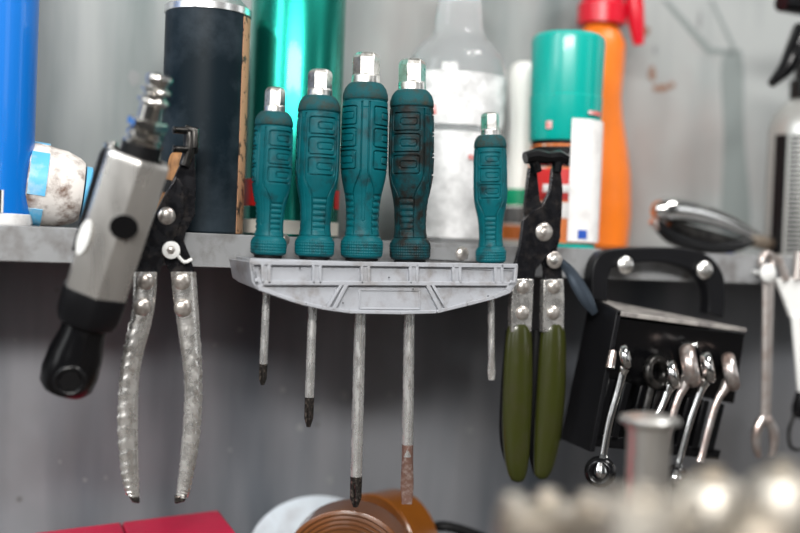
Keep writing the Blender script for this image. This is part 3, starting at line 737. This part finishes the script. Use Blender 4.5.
mb = MB(); mb.lathe(A+ax*(Lb*.93), ax, [(0, rb*.66), (Lb*.13, rb*.60), (Lb*.14, rb*.5)], 40); mb.build('bushing', 'black_rubber', t)
# chrome coupling
B2 = P(160, 75, -.049); o0 = A+ax*(Lb*1.03); ax2 = (B2-o0).normalized(); l2 = (B2-o0).length; q = sA*1.1
mb = MB(); mb.lathe(o0, ax2, [(0, 17*q), (l2*.04, 18*q), (l2*.12, 18*q), (l2*.15, 14*q), (l2*.18, 17*q), (l2*.25, 17*q), (l2*.28, 13*q)], 40); mb.build('coupling_base', 'coupling', t)
mb = MB(); mb.lathe(o0+ax2*(l2*.28), ax2, [(0, 16*q), (l2*.02, 18.5*q), (l2*.11, 18.5*q), (l2*.13, 16*q)], 6, ph=.3); mb.build('hex_nut', 'coupling', t, angle=20)
mb = MB(); mb.lathe(o0+ax2*(l2*.41), ax2, [(0, 11*q), (l2*.19, 10.5*q), (l2*.20, 13*q), (l2*.23, 14.5*q), (l2*.26, 14.5*q), (l2*.29, 12*q), (l2*.31, 10*q), (l2*.34, 10*q), (l2*.36, 13*q), (l2*.385, 14*q), (l2*.41, 13*q), (l2*.43, 10*q), (l2*.46, 9.5*q), (l2*.50, 11.5*q), (l2*.56, 12*q), (l2*.59, 10.5*q), (l2*.59, 4.5*q), (l2*.53, 4*q)], 40); mb.build('nipple', 'coupling', t, angle=50)
# ports and oval badge on the faces
def onface(th, d, rad): 
    return A+ax*d+(u0*cos(th)+w0*sin(th))*rad
def disc(th, d, r1, r2, name, m, th_=.0006, lift=1.0):
    n_ = (u0*cos(th)+w0*sin(th)); tt_ = w0*cos(th)-u0*sin(th); c_ = A+ax*d+n_*(rb*lift)
    vs = []; N_ = 36
    for q_ in (0, 1):
        for i in range(N_): a = 2*PI*i/N_; vs.append(c_+n_*(th_*q_)+tt_*(r1*cos(a))+ax*(r2*sin(a)))
    MB().add(vs, [tuple(range(N_))[::-1], tuple(range(N_, 2*N_))]+[(i, (i+1) % N_, (i+1) % N_+N_, i+N_) for i in range(N_)]).build(name, m, t, bevel=.0002)
disc(D(6), Lb*.705, 13*q, 11.5*q, 'black_port', 'black_gloss', lift=1.0, th_=.0012)
disc(D(-58), Lb*.60, 8.5*q, 17*q, 'oval_badge', 'white_plastic', lift=1.0, th_=.0010)
# throttle lever down the left side
n_ = (u0*cos(D(-118))+w0*sin(D(-118)))
mb = MB(); mb.tube([A+ax*(Lb*.99)+n_*rb*1.04, A+ax*(Lb*.95)+n_*rb*1.07, A+ax*(Lb*.8)+n_*rb*1.07, A+ax*(Lb*.5)+n_*rb*1.05], [.002, .003, .003, .002], n=12); mb.build('throttle_lever', 'black_plastic', t)
mb = MB(); mb.tube([A+ax*(Lb*.99)+n_*rb*.9, A+ax*(Lb*1.012)+n_*rb*1.0], [.004, .004], n=16); mb.build('lever_pivot', 'chrome', t)

# ------------------------------------------------------------------ pliers with olive grips
YQ = -.004
t = empty('pliers', P(535, 482, YQ), 'pliers with olive green dipped grips and black jaws hanging right of the rack', 'pliers')
mb = MB(); mb.prism(outline([(529, 168), (537, 168), (540, 200), (548, 214), (560, 222), (561, 236), (557, 250), (562, 268), (563, 284), (545, 284), (544, 268), (538, 250), (528, 232), (524, 212)], YQ+.0036), .0034); mb.build('right_plate', 'plier_black', t, bevel=.0006)
mb = MB(); mb.prism(outline([(552, 168), (561, 170), (563, 190), (562, 215), (560, 240), (549, 254), (536, 270), (534, 284), (513, 284), (514, 268), (520, 245), (523, 220), (532, 211), (542, 206), (550, 190)], YQ), .0034); mb.build('left_plate', 'plier_black', t, bevel=.0006)
mb = MB(); mb.tube([P(525, 158, YQ), P(535, 156, YQ), P(548, 158, YQ)], [.0045, .0058, .005], n=10); mb.tube([P(531, 152, YQ), P(537, 172, YQ+.001)], [.004, .004], n=8); mb.build('jaw', 'black_gloss', t)
mb = MB(); mb.tube([P(547, 158, YQ+.001), P(558, 157, YQ+.001), P(567, 160, YQ+.001)], [.0045, .0056, .004], n=10); mb.tube([P(559, 153, YQ), P(556, 172, YQ+.001)], [.004, .004], n=8); mb.build('jaw', 'black_gloss', t)
for x, y in ((530, 155), (538, 154), (548, 155), (556, 154), (563, 156)):
    pass
mb = MB(); mb.dome(P(544, 232, YQ), 9.5*S(544, YQ), h=.35); mb.dome(P(544, 232, YQ-.002), 4*S(544, YQ), h=.5, n=6); mb.build('pivot_rivet', 'rivet', t)
for k, (x0, x1, bo) in enumerate(((512.5, 533.5, 'L'), (544, 564, 'R'))):
    mb = MB(); mb.prism(outline([(x0+1, 279), (x1, 279), (x1-.5, 300), (x1-2, 332), (x0-1, 332), (x0-1, 305)] if k == 0 else [(x0, 280), (x1-.5, 279), (x1+.5, 300), (x1, 332), (x0-1, 332), (x0-.5, 305)], YQ-.0012), .0062); st = mb.build('strap', 'plier_silver', t, bevel=.0005)
    for y in (287, 313):
        mb = MB(); mb.dome(P((x0+x1)/2-(.02*(y-287)), y, YQ-.0012), 7.2*S(540, YQ), h=.5); mb.build('rivet', 'rivet', st)
s = S(535, YQ)
mb = MB(); mb.tube([P(519.5, 324, YQ+.003), P(519, 331, YQ+.003), P(518.5, 350, YQ+.003), P(517.5, 390, YQ+.003), P(516.5, 430, YQ+.003), P(517, 462, YQ+.003), P(518, 478, YQ+.003), P(518, 482, YQ+.003)], [10*s, 13*s, 14.8*s, 15.8*s, 15.2*s, 12.5*s, 8*s, 3*s], n=26, flat=.62, smooth=6); mb.build('grip', 'olive', t)
mb = MB(); mb.tube([P(553, 324, YQ+.003), P(553, 331, YQ+.003), P(552.5, 350, YQ+.003), P(551, 390, YQ+.003), P(548, 430, YQ+.003), P(544.5, 460, YQ+.003), P(541.5, 475, YQ+.003), P(540.5, 479, YQ+.003)], [10*s, 13*s, 14.8*s, 15.8*s, 15*s, 12*s, 8*s, 3*s], n=26, flat=.62, smooth=6); mb.build('grip', 'olive', t)
mb = MB(); mb.tube([P(561, 262, YQ+.004), P(570, 272, YQ+.004), P(578, 285, YQ+.002), P(587, 300, YQ), P(595, 313, YQ)], [.003, .0045, .0058, .0055, .003], n=12, flat=.4, smooth=4); mb.build('lock_lever', 'lever', t)
for dx, yq, rr_ in ((-5, .008, 12.5), (-12, .010, 13)):  # dark tubes added to stand for the shaded sides of the grips
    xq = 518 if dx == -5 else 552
    mb = MB(); mb.tube([P(xq+dx, 330, yq), P(xq+dx-1, 390, yq), P(xq+dx-3, 440, yq), P(xq+dx-(0 if dx == -5 else 3), 474, yq)], [8*s, rr_*s, rr_*.9*s, 4*s], n=20, flat=.5, smooth=6); mb.build('grip_shade', 'black_rubber', t)
t = empty('hanging_screw', P(554, 260, YS), 'bright screw in the shelf lip holding the olive-gripped pliers', 'screw')
mb = MB(); mb.lathe(P(554, 260, YQ-.0006), (0, -1, 0), [(-.024, .0016), (0, .0016), (.0001, 8.5*s), (.0012, 8.5*s), (.0018, 7*s), (.0019, .002)], 28); mb.build('washer', 'rivet', t)
mb = MB(); mb.dome(P(554, 260, YQ-.0025), 4.5*s, h=.5); mb.build('screw_head', 'nickel', t)

# ------------------------------------------------------------------ black spanner case
YC = -.014                                        # front of the case
t = empty('spanner_case', P(650, 458, .0), 'black plastic spanner case with a carry handle hanging from the shelf lip', 'case')
YH = .006
ou = [(592, 300), (592, 272), (598, 256), (612, 249), (650, 247), (690, 249), (712, 258), (724, 276), (726, 300), (724, 318)]
inn = [(608, 302), (609, 280), (614, 268), (630, 264), (650, 262), (672, 264), (694, 272), (706, 284), (709, 300), (708, 314)]
mb = MB(); O_ = catmull([P(x, y, YH) for x, y in ou], None, 5)[0]; I_ = catmull([P(x, y, YH) for x, y in inn], None, 5)[0]
vs = O_+I_+[v+Vector((0, .012, 0)) for v in O_]+[v+Vector((0, .012, 0)) for v in I_]; n = len(O_); fs = []
for i in range(n-1): fs += [(i, i+1, n+i+1, n+i), (2*n+i, 3*n+i, 3*n+i+1, 2*n+i+1), (i, 2*n+i, 2*n+i+1, i+1), (n+i, n+i+1, 3*n+i+1, 3*n+i)]
fs += [(0, n, 3*n, 2*n), (n-1, 3*n-1, 4*n-1, 2*n-1)]
mb.add(vs, fs).build('carry_handle', 'black_plastic', t, bevel=.0025)
def hexa(f, b): # front quad, back quad
    return MB().add(f+b, [(0, 1, 2, 3), (7, 6, 5, 4), (0, 4, 5, 1), (1, 5, 6, 2), (2, 6, 7, 3), (3, 7, 4, 0)])
YF, YK = -.028, .018
f = [P(617, 311, YF), P(747, 328, YF), P(719, 462, YF), P(590, 452, YF)]
hx = [P(590, 297, YK), P(745, 322, YK), P(728, 452, YK), P(560, 439, YK)]
hx[1] = Vector((f[1].x-.002, YK, hx[1].z)); hx[2] = Vector((f[2].x-.002, YK, hx[2].z))
# hollow tray: back panel, left and right walls, top ledge, then slotted front rails
mb = hexa([v+Vector((0, -.004, 0)) for v in hx], hx); mb.build('back_panel', 'black_plastic', t, bevel=.001)
mb = hexa([f[0], f[0]+Vector((.004, 0, 0)), f[3]+Vector((.004, 0, 0)), f[3]], [hx[0], hx[0]+Vector((.004, 0, 0)), hx[3]+Vector((.004, 0, 0)), hx[3]]); mb.build('side_wall', 'black_plastic', t, bevel=.0006)
mid = [P(619, 314, YF), P(742, 331, YF)]
up_ = Vector((0, 0, .0036))
mb = hexa([f[0]-up_, f[1]-up_, f[1], f[0]], [hx[0]-up_, hx[1]-up_, hx[1], hx[0]]); mb.build('top_ledge', 'edge_grey', t, bevel=.0008)
# sloping inner face above the slots
a0_, a1_ = P(617, 318, YF+.004), P(745, 334, YF+.004); b0_, b1_ = P(608, 378, YF+.012), P(734, 404, YF+.012)
mb = hexa([a0_, a1_, b1_, b0_], [v+Vector((0, .004, 0)) for v in (a0_, a1_, b1_, b0_)]); mb.build('inner_face', 'black_gloss', t, bevel=.0006)
def lerp(a, b, q): return a+(b-a)*q
rt0, rt1 = P(607, 378, YF+.002), P(732, 406, YF+.002); rb0, rb1 = P(590, 446, YF+.002), P(719, 460, YF+.002)
mb = hexa([lerp(rt0, rb0, .82), lerp(rt1, rb1, .82), rb1, rb0], [v+Vector((0, .008, 0)) for v in (lerp(rt0, rb0, .82), lerp(rt1, rb1, .82), rb1, rb0)]); mb.build('lower_rail', 'black_gloss', t, bevel=.0008)
for k in range(8):
    q0 = (k+.12)/8; q1 = (k+.55)/8
    A_, B_ = lerp(rt0, rt1, q0), lerp(rt0, rt1, q1); Cc, Dd = lerp(rb0, rb1, q1), lerp(rb0, rb1, q0)
    B2_, C2_ = A_, B_
    mb = hexa([A_, B_, lerp(B_, Cc, .9), lerp(A_, Dd, .9)], [v+Vector((0, .007, 0)) for v in (A_, B_, lerp(B_, Cc, .9), lerp(A_, Dd, .9))]); mb.build('slot_divider', 'black_gloss', t, bevel=.0008)
# holding screws
for x, y, lab in ((625, 265, 'left of the two bright screws holding the spanner case handle'), (704, 270, 'right of the two bright screws holding the spanner case handle')):
    tt = MB(); tt.lathe(P(x, y, YH-.001), (0, -1, 0), [(-.0168, .0022), (0, .0022), (.0001, 9*S(x, YH)), (.0015, 9*S(x, YH)), (.003, 7*S(x, YH)), (.0042, 3*S(x, YH))], 24)
    o = tt.build('hanging_screw', 'nickel'); tag(o, lab, 'screw')

# spanners in the case: (top head, path, bottom)
def spanner(path, Y, hr_, br, m, label, r=.0028, jaw_dir=1):
    pts = [P(x, y, Y) for x, y in path]; s_ = S(path[0][0], Y)
    t = empty('spanner', pts[-1], label, 'spanner', 'spanners held in the black case')
    mb = MB(); mb.tube(pts, [r*1.3]+[r]*(len(pts)-2)+[r*1.2], n=12, flat=.75, smooth=5); mb.build('shank', m, t)
    # ring end on top, seen nearly edge on, its neck swelling into it
    d = (pts[0]-pts[1]).normalized(); Rr = hr_*s_; d3 = (d+Vector((-.25, 0, .1))).normalized(); c0 = pts[0]+d3*(Rr*.9)
    mb = MB(); mb.ring(c0, Rr*.95, Rr*.42, axis=(.88, -.62, .25), n=32, m=14, flat=1.15)
    mb.tube([pts[0]-d*Rr*.9, pts[0]-d*Rr*.2, pts[0]+d*Rr*.15], [r*1.0, r*1.5, Rr*.42], n=14, smooth=3)
    mb.build('ring_head', m, t)
    if br:
        mb = MB(); e = pts[-1]; d2 = (pts[-1]-pts[-2]).normalized(); c1 = e+d2*(br*s_*.8)
        mb.ring(c1, br*s_*.85, br*s_*.42, axis=(-.6, -.8, .1), n=28, flat=1.3); mb.build('ring_end', 'black_gloss', t)
        fv = Vector((.0, -.0035, 0)); mb = MB(); mb.tube([e-d2*.006, e+d2*(br*s_*.1)+fv*.5, e+d2*(br*s_*.8)+fv, e+d2*(br*s_*1.2)+fv], [r*1.0, r*1.7, r*2.0, r*1.4], n=14, flat=.6, smooth=3); mb.build('neck', m, t)
    return t
G = 'spanners held in the black case'
spanner([(625, 366), (619, 388), (610, 420), (604, 452), (602, 462)], YF-.008, 10, 12.5, 'chrome', 'chrome spanner at the left end of the black case, its black ring end hanging below')
spanner([(671, 384), (664, 402), (654, 425), (646, 458), (641, 472)], YF-.006, 11.5, 11, 'chrome', 'chrome spanner second from the left in the case, partly behind the steel post')
spanner([(687, 380), (677, 402), (669, 430), (660, 462)], YF-.009, 16.5, 0, 'copper', 'largest coppery spanner head in the middle of the black case')
spanner([(706, 378), (698, 398), (689, 425), (681, 455), (677, 470)], YF-.006, 12.5, 11, 'chrome', 'chrome spanner second from the right in the case with shank curving down')
spanner([(727, 384), (717, 402), (709, 428), (703, 452), (700, 462)], YF-.008, 14.5, 0, 'copper', 'coppery spanner at the right end of the black case')
t = empty('ring_spanner', P(653, 400, YF-.004), 'black ring head spanner between the first two chrome spanners in the case', 'spanner', G)
mb = MB(); mb.ring(P(656, 372, YF-.003), .0095, .0035, axis=(.3, -.9, .1), n=32); mb.build('ring_end', 'jaw', t)
mb = MB(); mb.tube([P(652, 384, YF-.003), P(644, 415, YF-.003), P(638, 440, YF-.003)], .0028, n=10); mb.build('shank', 'jaw', t)
mb = MB(); mb.tube([P(613, 351, YF-.004), P(610, 368, YF-.006)], [.0028, .0034], n=12); o = mb.build('hex_key', 'copper'); tag(o, 'small coppery hex key end at the top left of the black case', 'hex key')
mb = MB(); mb.tube([P(689, 347, YF-.003), P(696, 345, YF-.003)], [.0025, .0022], n=12); o = mb.build('socket_bit', 'chrome'); tag(o, 'tiny chrome bit above the largest spanner head in the case', 'bit')

# ------------------------------------------------------------------ hanging tools at the right
YT = .012
t = empty('hanging_spanner', P(767, 458, YT), 'single long open-ended spanner hanging alone right of the black case', 'spanner')
mb = MB(); mb.tube([P(768, 272, YT), P(768, 300, YT), P(767, 350, YT), P(766, 405, YT), P(765, 422, YT)], [.0055, .0052, .005, .0047, .005], n=16, flat=.5, smooth=3); mb.build('shank', 'hang_steel', t)
mb = MB()
for sg_ in (-1, 1):
    mb.tube([P(765+sg_*2, 418, YT), P(765+sg_*8, 430, YT), P(765+sg_*9, 444, YT), P(765+sg_*6, 457, YT)], [.004, .0042, .0038, .0022], n=12, flat=.8, smooth=4)
mb.build('open_jaw', 'copper', t)
mb = MB(); mb.ring(P(767, 262, YT), .0065, .0032, axis=(.2, -1, 0), n=28); mb.build('ring_end', 'hang_steel', t)
tt = MB(); tt.lathe(P(767, 273, YT-.0045), (0, -1, 0), [(-.0162, .002), (0, .002), (.0001, 9*S(767, YT)), (.002, 9*S(767, YT)), (.004, 5*S(767, YT))], 24); o = tt.build('hanging_screw', 'white_plastic'); tag(o, 'white round screw at the top of the lone hanging spanner', 'screw')
t = empty('multi_tool', P(797, 440, YT), 'white and steel tool with small black ring tip cut off by the right edge', 'tool')
mb = MB(); mb.prism(outline([(776, 279), (812, 276), (812, 318), (791, 317), (785, 300)], YT), .004); mb.build('plate', 'white_plastic', t, bevel=.0006)
mb = MB(); mb.tube([P(778, 256, YT), P(786, 280, YT)], [.0025, .0035], n=12); mb.tube([P(799, 252, YT), P(797, 280, YT)], [.0035, .004], n=12); mb.build('arm', 'hang_steel', t)
mb = MB(); mb.tube([P(796, 316, YT), P(799, 350, YT), P(802, 395, YT)], [.005, .005, .004], n=14, flat=.6); mb.build('shank', 'white_plastic', t)
mb = MB(); mb.tube([P(802, 392, YT), P(799, 408, YT), P(797, 418, YT)], [.0045, .006, .004], n=14); mb.build('tip_block', 'black_gloss', t)
mb = MB(); mb.tube([P(796, 412, YT), P(789, 430, YT), P(791, 447, YT), P(803, 449, YT), P(809, 436, YT), P(800, 412, YT)], .0015, n=10, smooth=5); mb.build('wire_ring', 'jaw', t)

# ------------------------------------------------------------------ on the bench
# red plastic case
YX = .03
t0 = P(35, 534, YX); t = empty('tool_case', Vector((P(120, 540, .06).x, .06, ZB)), 'crimson red plastic case on the bench below the silver-handled pliers', 'case')
a_, b_, c_ = P(30, 533, .125), P(122, 521.5, .125), P(219, 509.5, .125)
def slab(q0, q1, name, par, cut=0):
    dn = Vector((0, 0, ZB+.0005)); q0 = Vector((q0.x, YX, q0.z)); q1 = Vector((q1.x, YX, q1.z)); f4 = [Vector((q0.x, YX, ZB)), Vector((q1.x+cut, YX, ZB)), q1, q0]
    mb = hexa(f4, [v+Vector((0, .095, 0)) for v in f4]); return mb.build(name, 'red_box', par, bevel=.0022)
slab(a_, lerp(a_, b_, .992), 'lid', t); slab(b_, c_, 'body', t, cut=.002)
# rolls of amber tape, lying with their faces to the room
def roll(cx, cy, R, Y, wd, label, tilt, tm='amber'):
    c0 = P(cx, cy, Y); s_ = S(cx, Y); r = R*s_; c0.z = ZB+r
    ax_ = Vector((sin(tilt), -cos(tilt), 0))
    t = empty('tape_roll', Vector((c0.x, c0.y, ZB)), label, 'tape')
    mb = MB(); mb.lathe(c0-ax_*(wd/2), ax_, [(0, r*.62), (0, r*.985), (.0006, r), (wd-.0006, r), (wd, r*.985), (wd, r*.62), (0, r*.62)], 72, caps=False); mb.build('tape', tm, t, angle=40)
    for k in range(5):
        q = r*(.65+.07*k); mb = MB(); mb.ring(c0+ax_*(wd/2), q, .0007, axis=ax_, n=64, m=6, flat=.6); mb.build('wound_edge', 'amber_core', t)
    mb = MB(); mb.lathe(c0-ax_*(wd/2), ax_, [(-.0005, r*.56), (-.0005, r*.615), (wd+.0005, r*.615), (wd+.0005, r*.56), (-.0005, r*.56)], 48, caps=False); mb.build('core', 'cardboard', t)
    return t
zt = P(352, 502, .045).z; Rpx = (zt-ZB)/2/S(352, .06)
roll(350, 540, Rpx, .045, .035, 'amber brown tape roll on the bench under the longest screwdriver', D(-25), 'amber_dark')
zt = P(395, 492, .105).z; Rpx = (zt-ZB)/2/S(395, .10)
roll(386, 540, Rpx, .105, .030, 'amber tape roll behind and right of the front tape roll on the bench', D(-62))
# pale disc leaning on the wall
s_ = S(300, .13); r = 0.075; q = P(308, 510, .13)
t = MB(); cz = Vector((q.x+.002, .145, ZB+r*.92)); top = q.z
r = (q.z-ZB)/2+.004; axd = Vector((0, -1, .25)).normalized()
t.lathe(Vector((q.x+.008, .130, ZB+r*.975)), axd, [(0, r*.98), (.001, r), (.003, r), (.004, r*.97), (.0035, r*.3), (.003, r*.2)], 72, sy=1.4, sx=1.08); o = t.build('oval_tray', 'pale_disc', bevel=.0003)
tag(o, 'pale bluish white oval tray leaning on the wall beside the amber tape rolls', 'tray')
# black cable right of tapes
mb = MB(); mb.tube([P(425, 532, .1), P(440, 526, .09), P(462, 530, .085), P(490, 540, .08)], .004, n=10, smooth=5); 
dzz = ZB-min(v.z for v in mb.v)
mb.build('cable', 'black_rubber'); tag(bpy.data.objects['cable'], 'black cable loop on the bench right of the amber tape rolls', 'cable')

# foreground: steel post and blurred steel parts, nearer to the camera
def depthpt(px, py, d):                            # point at distance d along the view
    return CAM+(fwd+right*((px-400)/F)+up*((266.5-py)/F))*d
d0 = .63; s_ = d0/F; ctr = depthpt(650, 414, d0); r = 30*s_
t = empty('steel_post', Vector((ctr.x, ctr.y, ZB)), 'satin steel post with a flared round cap standing in front of the spanner case', 'post')
H = ctr.z-ZB
MB().lathe(Vector((ctr.x, ctr.y, ZB)), (0, 0, 1), [(0, r*.95), (.002, r), (.012, r), (.014, r*.72), (H-.010, r*.72), (H-.006, r*.80)], 48).build('shaft', 'post', t)
MB().lathe(Vector((ctr.x, ctr.y, ZB+H-.006)), (0, 0, 1), [(0, r*.8), (.0012, r*1.02), (.003, r*1.03), (.0045, r*.97), (.006, r*.6), (.0065, r*.1)], 48).build('cap', 'nickel', t)
def lump(px, py, d, rx, label, shape, m='steel', sq=1.):
    c0 = depthpt(px, py, d); s_ = d/F; r = rx*s_; H = c0.z-ZB
    t = empty('steel_part', Vector((c0.x, c0.y, ZB)), label, 'machine part')
    if shape == 'flange':
        MB().lathe(Vector((c0.x, c0.y, ZB)), (0, 0, 1), [(0, r), (.01, r), (.012, r*.6), (H-.02, r*.55), (H-.016, r*.98), (H-.013, r), (H-.004, r), (H-.001, r*.97), (H, r*.7)], 48, sy=sq).build('body', m, t)
        for k in range(6):
            a = PI/3*k+.4; q = Vector((c0.x+cos(a)*r*.78, c0.y+sin(a)*r*.78*sq, ZB+H-.001)); MB().lathe(q, (0, 0, 1), [(0, .005), (.004, .005), (.005, .004)], 6).build('bolt', 'satin', t)
    else:
        MB().lathe(Vector((c0.x, c0.y, ZB)), (0, 0, 1), [(0, r*.7), (H*.5, r*.75), (H-.03, r*.85), (H-.022, r), (H-.012, r), (H-.004, r*.8), (H, r*.35)], 40).build('body', m, t)
        MB().lathe(Vector((c0.x, c0.y, ZB+H-.0005)), (0, 0, 1), [(0, r*.33), (.003, r*.33), (.004, r*.25)], 6).build('bolt', 'steel', t)
lump(556, 506, .47, 62, 'broad blurred steel flange at the left of the foreground parts', 'flange', sq=.6)
lump(712, 474, .50, 42, 'rounded blurred steel part just right of the steel post', 'knob', m='satin')
lump(782, 470, .46, 38, 'rounded blurred steel part at the right foreground corner', 'knob', m='satin')
lump(655, 505, .40, 55, 'low blurred steel flange closest to the camera under the steel post', 'flange', m='satin', sq=.7)
lump(760, 512, .38, 40, 'low rounded blurred steel part nearest the bottom right corner', 'knob')

# ------------------------------------------------------------------ light
def area(name, loc, target, sx, sy, power, col=(1, 1, 1)):
    l = bpy.data.lights.new(name, 'AREA'); l.shape = 'RECTANGLE'; l.size = sx; l.size_y = sy; l.energy = power; l.color = col
    o = bpy.data.objects.new(name, l); C.objects.link(o); o.location = loc
    o.rotation_euler = (Vector(target)-Vector(loc)).to_track_quat('-Z', 'Y').to_euler(); return o
area('offscreen_lamp', (-.6, -1.45, .78), (0, .08, 0), 1.0, .2, 33, (1, .98, .95))  # unseen frontal key light, height set by the shelf shadow
area('offscreen_lamp', (.7, -.7, 1.25), (.2, .08, 0), .8, .25, 14, (1, .98, .96))  # unseen overhead light, added for a top-lit look
area('side_light', (-1.6, -.8, .95), (0, 0, -.02), .5, .9, 11, (.93, .97, 1))  # unseen light added at the left for side modelling and highlights
wd = bpy.data.worlds.new('room'); bpy.context.scene.world = wd; wd.use_nodes = True
nt = wd.node_tree; N = nt.nodes; L = nt.links; bg = N['Background']
tc = N.new('ShaderNodeTexCoord'); sp = N.new('ShaderNodeSeparateXYZ'); L.new(tc.outputs['Generated'], sp.inputs[0])
def mth(op, a, b=None):
    n = N.new('ShaderNodeMath'); n.operation = op
    for k, v in enumerate((a, b)):
        if v is None: continue
        if isinstance(v, (int, float)): n.inputs[k].default_value = v
        else: L.new(v, n.inputs[k])
    return n.outputs[0]
def bright_strip(az, wdt, z0, z1, k):                    # bright strip added to the surroundings to give the metal reflections
    d = mth('ABSOLUTE', mth('SUBTRACT', mth('ARCTAN2', sp.outputs['X'], mth('MULTIPLY', sp.outputs['Y'], -1.)), az))
    a = N.new('ShaderNodeMapRange'); a.inputs[1].default_value = wdt; a.inputs[2].default_value = wdt*.8; L.new(d, a.inputs[0])
    b = N.new('ShaderNodeMapRange'); b.inputs[1].default_value = z0; b.inputs[2].default_value = z0+.03; L.new(sp.outputs['Z'], b.inputs[0])
    c = N.new('ShaderNodeMapRange'); c.inputs[1].default_value = z1; c.inputs[2].default_value = z1-.03; L.new(sp.outputs['Z'], c.inputs[0])
    return mth('MULTIPLY', mth('MULTIPLY', mth('MULTIPLY', a.outputs[0], b.outputs[0]), c.outputs[0]), k)
amb = N.new('ShaderNodeMapRange'); amb.inputs[1].default_value = -.6; amb.inputs[2].default_value = .8; amb.inputs[3].default_value = .012; amb.inputs[4].default_value = .09
L.new(sp.outputs['Z'], amb.inputs[0]); tot = amb.outputs[0]
for w_ in ((-1.35, .16, -.05, .4, 1.6), (-.62, .09, -.03, .4, 1.6), (-.15, .09, .0, .4, 1.6), (.75, .11, -.03, .4, 1.6), (1.5, .15, -.05, .35, 1.4)): tot = mth('ADD', tot, bright_strip(*w_))
cb = N.new('ShaderNodeCombineColor'); 
L.new(mth('MULTIPLY', tot, .97), cb.inputs[0]); L.new(mth('MULTIPLY', tot, .99), cb.inputs[1]); L.new(tot, cb.inputs[2])
L.new(cb.outputs[0], bg.inputs['Color']); bg.inputs['Strength'].default_value = 1.
vs_ = bpy.context.scene.view_settings; vs_.view_transform = 'Standard'; vs_.look = 'None'; vs_.exposure = .25; vs_.gamma = 1; vs_.use_curve_mapping = False
for o in bpy.data.objects:
    if '_o' in o: del o['_o']
